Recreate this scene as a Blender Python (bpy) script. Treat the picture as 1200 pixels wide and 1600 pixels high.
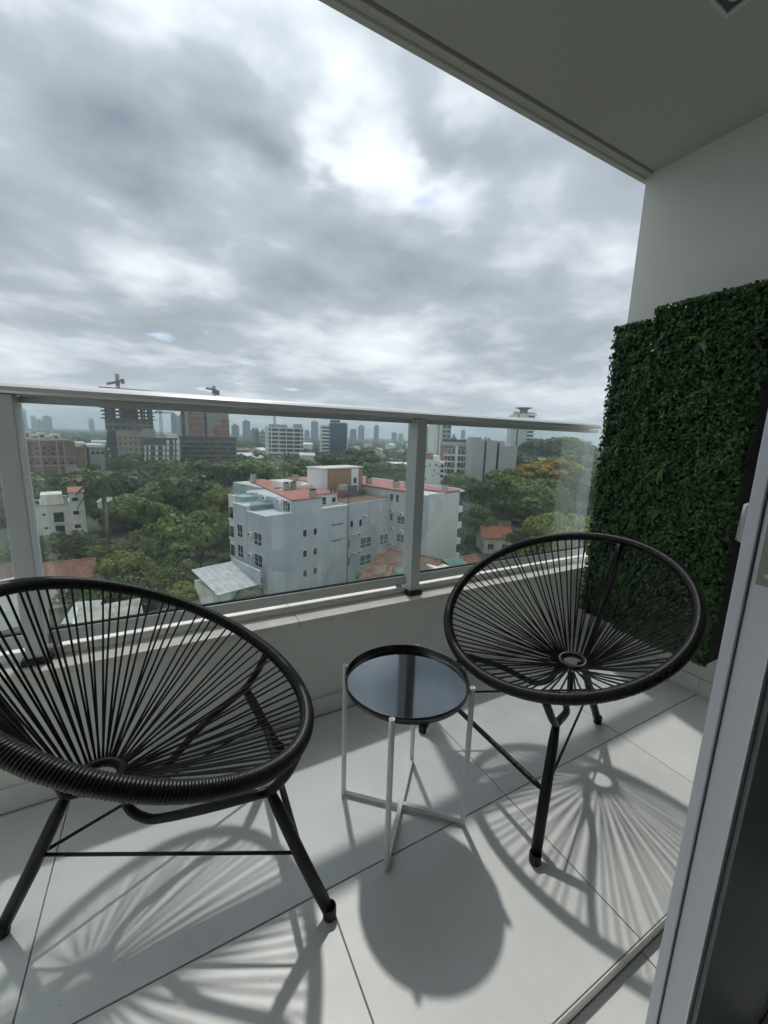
import bpy, bmesh, math, random
import numpy as np
from mathutils import Vector, Matrix

for o in list(bpy.data.objects):
    bpy.data.objects.remove(o, do_unlink=True)
SC = bpy.context.scene
COL = SC.collection
rad = math.radians
rnd = random.Random(7)

# ------------------------------------------------------------------ camera
EYE = np.array([0.0, 0.0, 1.2])
F_PX, CX, CY = 628.0, 600.0, 800.0            # focal length in pixels of the 1200x1600 frame
YAW, PITCH, ROLL = rad(28.6), rad(10.5), rad(-1.85)
_F = np.array([math.sin(YAW) * math.cos(PITCH), math.cos(YAW) * math.cos(PITCH), -math.sin(PITCH)])
_R = np.array([math.cos(YAW), -math.sin(YAW), 0.0])
_D = np.cross(_F, _R)
_R2 = math.cos(ROLL) * _R + math.sin(ROLL) * _D
_D2 = -math.sin(ROLL) * _R + math.cos(ROLL) * _D
cam = bpy.data.cameras.new('Camera')
cam.sensor_fit = 'VERTICAL'
cam.sensor_height = 36.0
cam.sensor_width = 27.0
cam.lens = 36.0 * F_PX / 1600.0
cam.clip_start = 0.02
cam.clip_end = 20000
camo = bpy.data.objects.new('Camera', cam)
COL.objects.link(camo)
m = Matrix.Identity(4)
for i in range(3):
    m[i][0] = _R2[i]; m[i][1] = -_D2[i]; m[i][2] = -_F[i]; m[i][3] = EYE[i]
camo.matrix_world = m
SC.camera = camo

# ------------------------------------------------------------------ sun, sky, exposure
SUN_DIR = Vector((0.14, 0.56, 1.0)).normalized()      # towards the sun
SUN_EL = math.asin(SUN_DIR.z)
SUN_AZ = math.atan2(SUN_DIR.x, SUN_DIR.y)
sun = bpy.data.lights.new('sun', 'SUN')
sun.energy = 0.96
sun.angle = rad(1.8)
sun.color = (1.0, 0.98, 0.935)
suno = bpy.data.objects.new('sun', sun)
COL.objects.link(suno)
suno.rotation_euler = (-SUN_DIR).to_track_quat('-Z', 'Y').to_euler()

world = bpy.data.worlds.new('World')
SC.world = world
world.use_nodes = True
world.cycles.sampling_method = 'MANUAL'
world.cycles.sample_map_resolution = 512
nt = world.node_tree
nt.nodes.clear()
def wn(t, **kw):
    n = nt.nodes.new(t)
    for k, v in kw.items():
        setattr(n, k, v)
    return n
def wl(a, b):
    nt.links.new(a, b)
def wmath(op, a, b=None, c=None, clamp=False):
    n = wn('ShaderNodeMath', operation=op, use_clamp=clamp)
    for i, v in enumerate((a, b, c)):
        if v is None: continue
        if isinstance(v, (int, float)): n.inputs[i].default_value = v
        else: wl(v, n.inputs[i])
    return n.outputs[0]
tc = wn('ShaderNodeTexCoord')
sep = wn('ShaderNodeSeparateXYZ'); wl(tc.outputs['Generated'], sep.inputs[0])
den = wmath('ADD', wmath('MAXIMUM', sep.outputs[2], 0.0), 0.16)
ux = wmath('DIVIDE', sep.outputs[0], den)
uy = wmath('DIVIDE', sep.outputs[1], den)
cv = wn('ShaderNodeCombineXYZ'); wl(ux, cv.inputs[0]); wl(uy, cv.inputs[1]); cv.inputs[2].default_value = 3.3
def wnoise(scale, detail, rough, dist, off=(0, 0, 0)):
    mp = wn('ShaderNodeMapping'); wl(cv.outputs[0], mp.inputs[0]); mp.inputs['Location'].default_value = off
    n = wn('ShaderNodeTexNoise'); wl(mp.outputs[0], n.inputs['Vector'])
    n.inputs['Scale'].default_value = scale; n.inputs['Detail'].default_value = detail
    n.inputs['Roughness'].default_value = rough; n.inputs['Distortion'].default_value = dist
    return n.outputs[0]
n_big = wnoise(0.95, 3.0, 0.45, 0.2, (0.35, 0.2, 0))
n_mid = wnoise(2.3, 3.5, 0.42, 0.35, (4.1, 1.7, 0))
n_fine = wnoise(6.5, 5.0, 0.5, 0.4, (1.3, 7.7, 0))
n_gap = wnoise(2.3, 5.0, 0.55, 0.1, (9.3, 5.1, 0))
mix = wmath('ADD', wmath('MULTIPLY', n_big, 0.46), wmath('ADD', wmath('MULTIPLY', n_mid, 0.36), wmath('MULTIPLY', n_fine, 0.18)))
# single cloud masses and bright rifts on the cloud layer: centre (on the layer), radius, weight
wob = wn('ShaderNodeTexNoise'); wl(cv.outputs[0], wob.inputs['Vector']); wob.inputs['Scale'].default_value = 2.6; wob.inputs['Detail'].default_value = 4
wo1 = wn('ShaderNodeVectorMath', operation='SUBTRACT'); wl(wob.outputs['Color'], wo1.inputs[0]); wo1.inputs[1].default_value = (.5, .5, .5)
wo2 = wn('ShaderNodeVectorMath', operation='SCALE'); wl(wo1.outputs[0], wo2.inputs[0]); wo2.inputs['Scale'].default_value = 0.75
cvd = wn('ShaderNodeVectorMath', operation='ADD'); wl(cv.outputs[0], cvd.inputs[0]); wl(wo2.outputs[0], cvd.inputs[1])
def mass(u, v, r):
    d = wn('ShaderNodeVectorMath', operation='DISTANCE'); wl(cvd.outputs[0], d.inputs[0]); d.inputs[1].default_value = (u, v, 3.3)
    mr = wn('ShaderNodeMapRange'); mr.interpolation_type = 'SMOOTHSTEP'; wl(d.outputs['Value'], mr.inputs[0])
    mr.inputs[1].default_value = 0.0; mr.inputs[2].default_value = r; mr.inputs[3].default_value = 1.0; mr.inputs[4].default_value = 0.0
    return mr.outputs[0]
for (u, v, r, w) in ((.03, 1.33, .48, -.27), (.26, 1.2, .32, -.15), (-.42, 1.75, .6, -.13), (.68, 1.0, .28, -.20), (.47, 1.95, .62, -.15), (1.1, 1.52, .55, -.17), (2.0, 1.6, .9, -.08), (.25, 2.7, .7, -.08),
                     (-.10, 1.12, .24, .10), (.45, 1.08, .22, .12), (.55, 1.2, .24, .12), (.70, .86, .20, .16), (.76, 1.26, .32, .12), (-.08, 1.98, .45, .09), (1.33, 1.2, .4, .06), (.30, 1.58, .34, .08)):
    mix = wmath('MULTIPLY_ADD', mass(u, v, r), w, mix)
shade = wn('ShaderNodeValToRGB')
wl(mix, shade.inputs[0])
cr = shade.color_ramp
cr.elements[0].position = 0.14; cr.elements[0].color = (0.15, 0.18, 0.22, 1)
e = cr.elements.new(0.32); e.color = (0.225, 0.26, 0.305, 1)
cr.elements[1].position = 0.70; cr.elements[1].color = (0.83, 0.865, 0.89, 1)
e = cr.elements.new(0.44); e.color = (0.34, 0.38, 0.425, 1)
e = cr.elements.new(0.55); e.color = (0.56, 0.605, 0.65, 1)
# brighter cloud around the sun (forward scattering)
dotn = wn('ShaderNodeVectorMath', operation='DOT_PRODUCT')
wl(tc.outputs['Generated'], dotn.inputs[0]); dotn.inputs[1].default_value = SUN_DIR
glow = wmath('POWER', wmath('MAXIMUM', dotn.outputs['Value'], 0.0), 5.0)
gain = wmath('MULTIPLY_ADD', wmath('POWER', wmath('MAXIMUM', dotn.outputs['Value'], 0.0), 60.0), 0.5, wmath('MULTIPLY_ADD', glow, 0.12, wmath('MULTIPLY_ADD', wmath('MAXIMUM', sep.outputs[2], 0.0), 0.42, 0.66)))  # also brightens with elevation, added for more fill light
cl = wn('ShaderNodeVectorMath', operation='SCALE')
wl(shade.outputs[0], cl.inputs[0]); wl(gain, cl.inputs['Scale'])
# milky veil towards the horizon
hz = wmath('POWER', wmath('SUBTRACT', 1.0, wmath('MAXIMUM', sep.outputs[2], 0.0), clamp=True), 14.0)
veil = wn('ShaderNodeMixRGB'); wl(wmath('MULTIPLY', hz, 0.62), veil.inputs[0]); wl(cl.outputs[0], veil.inputs[1])
veil.inputs[2].default_value = (0.50, 0.545, 0.585, 1)
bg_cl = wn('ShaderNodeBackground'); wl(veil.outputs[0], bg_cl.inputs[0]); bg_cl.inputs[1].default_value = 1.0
sky = wn('ShaderNodeTexSky', sky_type='NISHITA')
sky.sun_disc = False
sky.sun_elevation = SUN_EL
sky.sun_rotation = SUN_AZ
sky.air_density = 1.0; sky.dust_density = 1.5
bg_sky = wn('ShaderNodeBackground'); wl(sky.outputs[0], bg_sky.inputs[0]); bg_sky.inputs[1].default_value = 0.09
gap = wn('ShaderNodeMapRange'); wl(wmath('MULTIPLY_ADD', mass(1.06, 1.12, .16), .22, wmath('MULTIPLY_ADD', mass(.62, 2.4, .2), .2, n_gap)), gap.inputs[0])
gap.inputs[1].default_value = 0.655; gap.inputs[2].default_value = 0.76; gap.inputs[3].default_value = 0.0; gap.inputs[4].default_value = 0.75
gap.interpolation_type = 'SMOOTHSTEP'
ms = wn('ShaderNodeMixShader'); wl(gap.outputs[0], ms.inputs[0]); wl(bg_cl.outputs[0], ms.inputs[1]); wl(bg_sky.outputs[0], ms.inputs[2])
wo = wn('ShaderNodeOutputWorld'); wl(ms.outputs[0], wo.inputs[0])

SC.view_settings.view_transform = 'Standard'
SC.view_settings.look = 'None'
SC.view_settings.exposure = 0.78
SC.view_settings.gamma = 1.0
SC.view_settings.use_curve_mapping = False
SC.render.engine = 'CYCLES'
cy = SC.cycles
cy.use_denoising = True
try: cy.denoiser = 'OPENIMAGEDENOISE'
except Exception: pass
cy.max_bounces = 6; cy.diffuse_bounces = 3; cy.glossy_bounces = 3; cy.transmission_bounces = 4
cy.transparent_max_bounces = 24; cy.volume_bounces = 1
cy.caustics_reflective = False; cy.caustics_refractive = False
cy.use_adaptive_sampling = True; cy.adaptive_threshold = 0.025

# ------------------------------------------------------------------ helpers
def ray(px, py):
    return (px - CX) / F_PX * _R2 + (py - CY) / F_PX * _D2 + _F
def at(px, py, depth):                       # world point seen at a pixel, depth metres away
    return EYE + ray(px, py) * depth
def hor(px):                                 # height of the horizon in the frame
    return 684.0 + 0.0323 * (px - 600.0)
def setp(o, label=None, cat=None, group=None, kind=None):
    if label: o['label'] = label
    if cat: o['category'] = cat
    if group: o['group'] = group
    if kind: o['kind'] = kind
    return o
def empty(name, loc=(0, 0, 0), rz=0.0, label=None, cat=None, group=None):
    o = bpy.data.objects.new(name, None)
    COL.objects.link(o)
    o.location = loc
    o.rotation_euler = (0, 0, rz)
    o.empty_display_size = 0.1
    return setp(o, label, cat, group)
def link(name, mesh, parent=None, loc=None, rz=None):
    o = bpy.data.objects.new(name, mesh)
    COL.objects.link(o)
    if parent is not None: o.parent = parent
    if loc is not None: o.location = loc
    if rz is not None: o.rotation_euler = (0, 0, rz)
    return o

def curve(pts, radii, n=5):
    """Catmull-Rom samples through the points, with radii"""
    pts = [Vector(p) for p in pts]; P = [pts[0] * 2 - pts[1]] + pts + [pts[-1] * 2 - pts[-2]]; out = []; rr = []
    for i in range(1, len(P) - 2):
        for k in range(n):
            t = k / n; a, b, c, d = P[i - 1], P[i], P[i + 1], P[i + 2]
            out.append(.5 * ((2 * b) + (c - a) * t + (2 * a - 5 * b + 4 * c - d) * t * t + (3 * b - a - 3 * c + d) * t ** 3))
            rr.append(radii[i - 1] * (1 - t) + radii[i] * t)
    return out + [pts[-1]], rr + [radii[-1]]
class MB:
    """collects shapes, then builds ONE mesh"""
    def __init__(s): s.v = []; s.f = []
    def add(s, vs, fs):
        n = len(s.v); s.v += [tuple(map(float, p)) for p in vs]; s.f += [tuple(i + n for i in f) for f in fs]; return s
    def box(s, x0, x1, y0, y1, z0, z1):
        return s.add([(x0, y0, z0), (x1, y0, z0), (x1, y1, z0), (x0, y1, z0), (x0, y0, z1), (x1, y0, z1), (x1, y1, z1), (x0, y1, z1)],
                     [(0, 3, 2, 1), (4, 5, 6, 7), (0, 1, 5, 4), (1, 2, 6, 5), (2, 3, 7, 6), (3, 0, 4, 7)])
    def prism(s, pts, z0, z1):               # polygon extruded upwards (counter-clockwise)
        n = len(pts)
        vs = [(x, y, z0) for x, y in pts] + [(x, y, z1) for x, y in pts]
        fs = [tuple(reversed(range(n))), tuple(range(n, 2 * n))] + [(i, (i + 1) % n, n + (i + 1) % n, n + i) for i in range(n)]
        return s.add(vs, fs)
    def tube(s, pts, radii, n=10, caps=True, flat=None):
        pts = [Vector(p) for p in pts]
        if not isinstance(radii, (list, tuple)): radii = [radii] * len(pts)
        rings = []; up = Vector((0, 0, 1))
        prev = None
        for i, p in enumerate(pts):
            d = (pts[min(i + 1, len(pts) - 1)] - pts[max(i - 1, 0)]).normalized()
            a = prev if prev is not None else (up if abs(d.z) < 0.9 else Vector((1, 0, 0)))
            x = (a - d * a.dot(d)).normalized(); y = d.cross(x); prev = x
            rings.append([p + (x * math.cos(t) + y * math.sin(t)) * radii[i] for t in [2 * math.pi * k / n for k in range(n)]])
        vs = [q for r in rings for q in r]
        fs = []
        for i in range(len(pts) - 1):
            for k in range(n):
                fs.append((i * n + k, i * n + (k + 1) % n, (i + 1) * n + (k + 1) % n, (i + 1) * n + k))
        if caps:
            fs.append(tuple(reversed(range(n)))); b = (len(pts) - 1) * n; fs.append(tuple(range(b, b + n)))
        return s.add(vs, fs)
    def lathe(s, prof, n=48, c=(0, 0, 0)):
        vs = []; fs = []
        for r, z in prof:
            for k in range(n):
                t = 2 * math.pi * k / n; vs.append((c[0] + r * math.cos(t), c[1] + r * math.sin(t), c[2] + z))
        for i in range(len(prof) - 1):
            for k in range(n):
                fs.append((i * n + k, i * n + (k + 1) % n, (i + 1) * n + (k + 1) % n, (i + 1) * n + k))
        return s.add(vs, fs)
    def mesh(s, name, mat, smooth=False, bevel=0.0):
        me = bpy.data.meshes.new(name)
        me.from_pydata(s.v, [], s.f)
        if bevel > 0:
            bm = bmesh.new(); bm.from_mesh(me)
            bmesh.ops.bevel(bm, geom=bm.edges[:], offset=bevel, segments=2, profile=0.5, affect='EDGES')
            bm.to_mesh(me); bm.free()
        me.validate(); me.update()
        if mat is not None: me.materials.append(mat)
        if smooth:
            for p in me.polygons: p.use_smooth = True
        return me
    def build(s, name, mat, parent=None, smooth=False, bevel=0.0, loc=None, rz=None):
        return link(name, s.mesh(name, mat, smooth, bevel), parent, loc, rz)

# ------------------------------------------------------------------ materials
def mat(name, col, rough=0.6, spec=0.5, metal=0.0, var=0.0, vscale=4.0, var2=None, bump=0.0, bscale=60.0, coords='Object', ior=1.5, coat=0.0, stretch=None, randv=0.0, detail=5.0):
    mt = bpy.data.materials.new(name); mt.use_nodes = True
    t = mt.node_tree; b = t.nodes['Principled BSDF']
    b.inputs['Base Color'].default_value = (*col, 1)
    b.inputs['Roughness'].default_value = rough
    b.inputs['Metallic'].default_value = metal
    b.inputs['Specular IOR Level'].default_value = spec
    b.inputs['IOR'].default_value = ior
    if coat: b.inputs['Coat Weight'].default_value = coat; b.inputs['Coat Roughness'].default_value = 0.05
    tcn = t.nodes.new('ShaderNodeTexCoord')
    src = tcn.outputs[coords]
    if stretch:
        mp = t.nodes.new('ShaderNodeMapping'); mp.inputs['Scale'].default_value = stretch
        t.links.new(src, mp.inputs[0]); src = mp.outputs[0]
    colsock = None
    if var > 0 or var2 is not None:
        n = t.nodes.new('ShaderNodeTexNoise'); t.links.new(src, n.inputs['Vector'])
        n.inputs['Scale'].default_value = vscale; n.inputs['Detail'].default_value = detail; n.inputs['Roughness'].default_value = 0.6
        r = t.nodes.new('ShaderNodeValToRGB'); t.links.new(n.outputs[0], r.inputs[0])
        r.color_ramp.elements[0].position = 0.32; r.color_ramp.elements[1].position = 0.68
        lo = var2 if var2 is not None else tuple(c * (1 - var) for c in col)
        hi = tuple(min(1, c * (1 + var * 0.6)) for c in col)
        r.color_ramp.elements[0].color = (*lo, 1); r.color_ramp.elements[1].color = (*hi, 1)
        colsock = r.outputs[0]
    if randv > 0:
        oi = t.nodes.new('ShaderNodeObjectInfo')
        mr = t.nodes.new('ShaderNodeMapRange'); t.links.new(oi.outputs['Random'], mr.inputs[0])
        mr.inputs[3].default_value = 1 - randv; mr.inputs[4].default_value = 1 + randv
        sc = t.nodes.new('ShaderNodeVectorMath'); sc.operation = 'SCALE'
        if colsock is not None: t.links.new(colsock, sc.inputs[0])
        else: sc.inputs[0].default_value = col
        t.links.new(mr.outputs[0], sc.inputs['Scale']); colsock = sc.outputs[0]
    if colsock is not None: t.links.new(colsock, b.inputs['Base Color'])
    if bump > 0:
        n2 = t.nodes.new('ShaderNodeTexNoise'); t.links.new(src, n2.inputs['Vector'])
        n2.inputs['Scale'].default_value = bscale; n2.inputs['Detail'].default_value = 4
        bp = t.nodes.new('ShaderNodeBump'); bp.inputs['Strength'].default_value = bump; bp.inputs['Distance'].default_value = 0.01
        t.links.new(n2.outputs[0], bp.inputs['Height']); t.links.new(bp.outputs[0], b.inputs['Normal'])
    return mt

M = {}
M['tile'] = mat('floor_tile', (0.79, 0.795, 0.77), rough=0.40, var=0.05, vscale=3.0, bump=0.06, bscale=220, randv=0.015)
def specks(mt, scale, thr, dark):              # fine grit and scuffs on the tiles
    t = mt.node_tree; b = t.nodes['Principled BSDF']; src = b.inputs['Base Color'].links[0].from_socket
    tcn = t.nodes.new('ShaderNodeTexCoord'); geo = t.nodes.new('ShaderNodeNewGeometry')
    n1 = t.nodes.new('ShaderNodeTexNoise'); t.links.new(geo.outputs['Position'], n1.inputs['Vector']); n1.inputs['Scale'].default_value = scale; n1.inputs['Detail'].default_value = 2
    mr = t.nodes.new('ShaderNodeMapRange'); t.links.new(n1.outputs[0], mr.inputs[0]); mr.inputs[1].default_value = thr; mr.inputs[2].default_value = thr + .03; mr.inputs[3].default_value = 1.0; mr.inputs[4].default_value = dark
    n2 = t.nodes.new('ShaderNodeTexNoise'); t.links.new(geo.outputs['Position'], n2.inputs['Vector']); n2.inputs['Scale'].default_value = 5.0; n2.inputs['Detail'].default_value = 8; n2.inputs['Roughness'].default_value = .65
    m2 = t.nodes.new('ShaderNodeMapRange'); t.links.new(n2.outputs[0], m2.inputs[0]); m2.inputs[1].default_value = .3; m2.inputs[2].default_value = .7; m2.inputs[3].default_value = .93; m2.inputs[4].default_value = 1.03
    mu = t.nodes.new('ShaderNodeMath'); mu.operation = 'MULTIPLY'; t.links.new(mr.outputs[0], mu.inputs[0]); t.links.new(m2.outputs[0], mu.inputs[1])
    sc = t.nodes.new('ShaderNodeVectorMath'); sc.operation = 'SCALE'; t.links.new(src, sc.inputs[0]); t.links.new(mu.outputs[0], sc.inputs['Scale']); t.links.new(sc.outputs[0], b.inputs['Base Color'])
    r2 = t.nodes.new('ShaderNodeMapRange'); t.links.new(n2.outputs[0], r2.inputs[0]); r2.inputs[1].default_value = .3; r2.inputs[2].default_value = .7; r2.inputs[3].default_value = .34; r2.inputs[4].default_value = .50; t.links.new(r2.outputs[0], b.inputs['Roughness'])
specks(M['tile'], 75.0, .74, .62)
M['grout'] = mat('grout', (0.30, 0.285, 0.26), rough=0.9, var=0.2, vscale=30)
M['parapet'] = mat('parapet_paint', (0.80, 0.795, 0.74), rough=0.75, var=0.04, vscale=3, bump=0.08, bscale=120)
M['wall_paint'] = mat('wall_paint', (0.80, 0.80, 0.76), rough=0.8, var=0.03, vscale=2, bump=0.08, bscale=140)
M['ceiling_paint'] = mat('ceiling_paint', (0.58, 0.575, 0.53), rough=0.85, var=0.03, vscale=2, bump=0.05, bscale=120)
M['ledge'] = mat('ledge_stone', (0.80, 0.76, 0.68), rough=0.55, var=0.14, vscale=14, bump=0.1, bscale=60)
M['bead'] = mat('ledge_bead', (0.84, 0.83, 0.79), rough=0.4, var=0.08, vscale=20)
M['alu'] = mat('painted_aluminium', (0.68, 0.71, 0.70), rough=0.36, var=0.03, vscale=8, spec=0.5)
M['alu_light'] = mat('handrail_aluminium', (0.78, 0.79, 0.785), rough=0.28, metal=0.3)
M['alu_door'] = mat('door_aluminium', (0.74, 0.76, 0.81), rough=0.42, metal=0.2, var=0.03, vscale=6)
M['alu_shaded'] = mat('door_aluminium_shaded', (0.30, 0.32, 0.33), rough=0.5, metal=0.2)  # darker copy of the door aluminium, inner-side shade put into its colour
M['black_plastic'] = mat('black_plastic', (0.012, 0.012, 0.013), rough=0.45, bump=0.05, bscale=90)
M['black_metal'] = mat('black_powder_coat', (0.006, 0.0058, 0.0058), rough=0.45, spec=0.35, bump=0.12, bscale=420)
M['cord'] = mat('black_pvc_cord', (0.006, 0.0056, 0.0052), rough=0.36, spec=0.36)
M['rubber'] = mat('black_rubber', (0.010, 0.010, 0.010), rough=0.6)
M['white_metal'] = mat('white_powder_coat', (0.82, 0.83, 0.81), rough=0.4, bump=0.04, bscale=300)
M['tray'] = mat('black_lacquer', (0.006, 0.006, 0.007), rough=0.25)
M['tray_top'] = mat('polished_black_tray', (0.20, 0.21, 0.235), rough=0.06, metal=1.0, var=0.12, vscale=6)
M['black_box'] = mat('black_board', (0.006, 0.006, 0.006), rough=0.8)
M['steel'] = mat('brushed_steel', (0.55, 0.55, 0.54), rough=0.3, metal=0.9)
M['brass'] = mat('lock_plate', (0.30, 0.29, 0.26), rough=0.35, metal=0.8)
M['plaster_room'] = mat('room_plaster', (0.80, 0.79, 0.76), rough=0.9)
M['room_floor'] = mat('room_floor', (0.62, 0.61, 0.58), rough=0.5)
M['black_seal'] = mat('rubber_seal', (0.02, 0.02, 0.02), rough=0.7)
M['bulb'] = mat('lamp_reflector', (0.10, 0.10, 0.09), rough=0.4)

def glass_mat(name, tint, dirt=0.03, ior=1.5, boost=1.0):
    mt = bpy.data.materials.new(name); mt.use_nodes = True
    t = mt.node_tree; t.nodes.clear()
    out = t.nodes.new('ShaderNodeOutputMaterial')
    tr = t.nodes.new('ShaderNodeBsdfTransparent'); tr.inputs[0].default_value = (*tint, 1)
    gl = t.nodes.new('ShaderNodeBsdfGlossy'); gl.inputs['Roughness'].default_value = 0.0; gl.inputs[0].default_value = (0.95, 1, 0.98, 1)
    lw = t.nodes.new('ShaderNodeLayerWeight'); lw.inputs[0].default_value = 0.5      # facing = 1 - |cos|: the same from both sides
    pw = t.nodes.new('ShaderNodeMath'); pw.operation = 'POWER'; pw.inputs[1].default_value = 5.0; t.links.new(lw.outputs['Facing'], pw.inputs[0])
    mu = t.nodes.new('ShaderNodeMath'); mu.operation = 'MULTIPLY_ADD'; mu.use_clamp = True; mu.inputs[1].default_value = 0.96; mu.inputs[2].default_value = 0.04 * boost
    t.links.new(pw.outputs[0], mu.inputs[0])
    mx = t.nodes.new('ShaderNodeMixShader'); t.links.new(mu.outputs[0], mx.inputs[0]); t.links.new(tr.outputs[0], mx.inputs[1]); t.links.new(gl.outputs[0], mx.inputs[2])
    df = t.nodes.new('ShaderNodeBsdfTranslucent'); df.inputs[0].default_value = (0.75, 0.78, 0.76, 1)
    tcn = t.nodes.new('ShaderNodeTexCoord')
    n = t.nodes.new('ShaderNodeTexNoise'); t.links.new(tcn.outputs['Object'], n.inputs['Vector']); n.inputs['Scale'].default_value = 3.2; n.inputs['Detail'].default_value = 7; n.inputs['Roughness'].default_value = 0.65
    mr = t.nodes.new('ShaderNodeMapRange'); t.links.new(n.outputs[0], mr.inputs[0]); mr.inputs[1].default_value = 0.4; mr.inputs[2].default_value = 0.75; mr.inputs[3].default_value = dirt * 0.35; mr.inputs[4].default_value = dirt * 2.2
    m2 = t.nodes.new('ShaderNodeMixShader'); t.links.new(mr.outputs[0], m2.inputs[0]); t.links.new(mx.outputs[0], m2.inputs[1]); t.links.new(df.outputs[0], m2.inputs[2])
    t.links.new(m2.outputs[0], out.inputs[0])
    return mt
M['glass'] = glass_mat('balustrade_glass', (0.93, 0.965, 0.96), dirt=0.012, boost=1.9)
M['door_glass'] = glass_mat('door_glass', (0.9, 0.93, 0.935), dirt=0.01)
M['screen_glass'] = glass_mat('terrace_glass', (0.72, 0.80, 0.79), dirt=0.12)

def leaf_mat(name, c1, c2, trans=0.3, scale=0.6, randv=0.15, rough=0.55, spec=0.3, coords='Object', flower=None, fthr=0.55):
    mt = bpy.data.materials.new(name); mt.use_nodes = True
    t = mt.node_tree; b = t.nodes['Principled BSDF']; out = t.nodes['Material Output']
    b.inputs['Roughness'].default_value = rough; b.inputs['Specular IOR Level'].default_value = spec
    tcn = t.nodes.new('ShaderNodeTexCoord')
    n = t.nodes.new('ShaderNodeTexNoise'); t.links.new(tcn.outputs[coords], n.inputs['Vector']); n.inputs['Scale'].default_value = scale; n.inputs['Detail'].default_value = 6; n.inputs['Roughness'].default_value = 0.7
    r = t.nodes.new('ShaderNodeValToRGB'); t.links.new(n.outputs[0], r.inputs[0])
    r.color_ramp.elements[0].position = 0.33; r.color_ramp.elements[1].position = 0.67
    r.color_ramp.elements[0].color = (*c1, 1); r.color_ramp.elements[1].color = (*c2, 1)
    col = r.outputs[0]
    if flower:
        n3 = t.nodes.new('ShaderNodeTexNoise'); t.links.new(tcn.outputs[coords], n3.inputs['Vector']); n3.inputs['Scale'].default_value = scale * 0.9; n3.inputs['Detail'].default_value = 7; n3.inputs['Roughness'].default_value = 0.75
        mr3 = t.nodes.new('ShaderNodeMapRange'); t.links.new(n3.outputs[0], mr3.inputs[0]); mr3.inputs[1].default_value = fthr; mr3.inputs[2].default_value = fthr + 0.06
        mxc = t.nodes.new('ShaderNodeMixRGB'); t.links.new(mr3.outputs[0], mxc.inputs[0]); t.links.new(col, mxc.inputs[1]); mxc.inputs[2].default_value = (*flower, 1); col = mxc.outputs[0]
    oi = t.nodes.new('ShaderNodeObjectInfo')
    mr = t.nodes.new('ShaderNodeMapRange'); t.links.new(oi.outputs['Random'], mr.inputs[0]); mr.inputs[3].default_value = 1 - randv; mr.inputs[4].default_value = 1 + randv
    sc = t.nodes.new('ShaderNodeVectorMath'); sc.operation = 'SCALE'; t.links.new(col, sc.inputs[0]); t.links.new(mr.outputs[0], sc.inputs['Scale'])
    t.links.new(sc.outputs[0], b.inputs['Base Color'])
    tl = t.nodes.new('ShaderNodeBsdfTranslucent'); t.links.new(sc.outputs[0], tl.inputs[0])
    mx = t.nodes.new('ShaderNodeMixShader'); mx.inputs[0].default_value = trans
    t.links.new(b.outputs[0], mx.inputs[1]); t.links.new(tl.outputs[0], mx.inputs[2]); t.links.new(mx.outputs[0], out.inputs[0])
    return mt
M['hedge'] = leaf_mat('plastic_boxwood_leaf', (0.03, 0.085, 0.028), (0.12, 0.225, 0.085), trans=0.15, scale=60, randv=0.0, rough=0.32, spec=0.5)
M['fern'] = leaf_mat('plastic_fern_leaf', (0.10, 0.17, 0.04), (0.17, 0.24, 0.06), trans=0.2, scale=8, randv=0.1)

# ------------------------------------------------------------------ balcony structure
TW = 0.654                                    # tile pitch
X_T0, Y_T0 = 0.312, 0.828                     # one crossing of the joints
FY0, FY1 = 0.372, 1.50                        # floor from door step to parapet
WX = 2.264                                    # face of the right-hand wall
LX = -1.86
SLAB = -0.26
floor = MB().box(LX, WX, FY0 + 0.004, FY1, SLAB, -0.0045).build('floor', M['grout']); setp(floor, 'balcony floor of large pale square tiles', kind='structure')
strip = MB().box(LX, WX, -0.35, FY0 + 0.002, SLAB, -0.036).build('lower_floor_strip', M['grout']); setp(strip, 'lower tiled strip along the sliding door', kind='structure')
def tiles(parent, xs, ys, ztop, th, g=0.0016):
    cache = {}
    for (x0, x1) in zip(xs[:-1], xs[1:]):
        for (y0, y1) in zip(ys[:-1], ys[1:]):
            w, d = round(x1 - x0, 4), round(y1 - y0, 4)
            if (w, d) not in cache:
                cache[(w, d)] = MB().box(g, w - g, g, d - g, -th, 0).mesh('tile', M['tile'], bevel=0.0012)
            o = link('tile', cache[(w, d)], parent, (x0, y0, ztop + rnd.uniform(-.0004, .0004)))
xs = [LX] + [X_T0 + k * TW for k in range(-5, 3)] + [WX]
xs = sorted(set(round(x, 4) for x in xs if LX <= x <= WX))
xr = [x for x in xs if abs(x - X_T0) > .01]          # the row along the parapet has longer tiles
tiles(floor, xs, [FY0, Y_T0], 0.0, 0.0042)
tiles(floor, xr, [Y_T0, Y_T0 + TW, FY1 - 0.012], 0.0, 0.0042)
tiles(strip, xs, [-0.34, 0.174, FY0 - 0.004], -0.032, 0.0038)
edge = MB().box(LX, WX, FY0 - 0.004, FY0 - 0.0005, -0.033, 0.0006).build('edge_trim', M['parapet'], floor, bevel=0.001)

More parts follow.
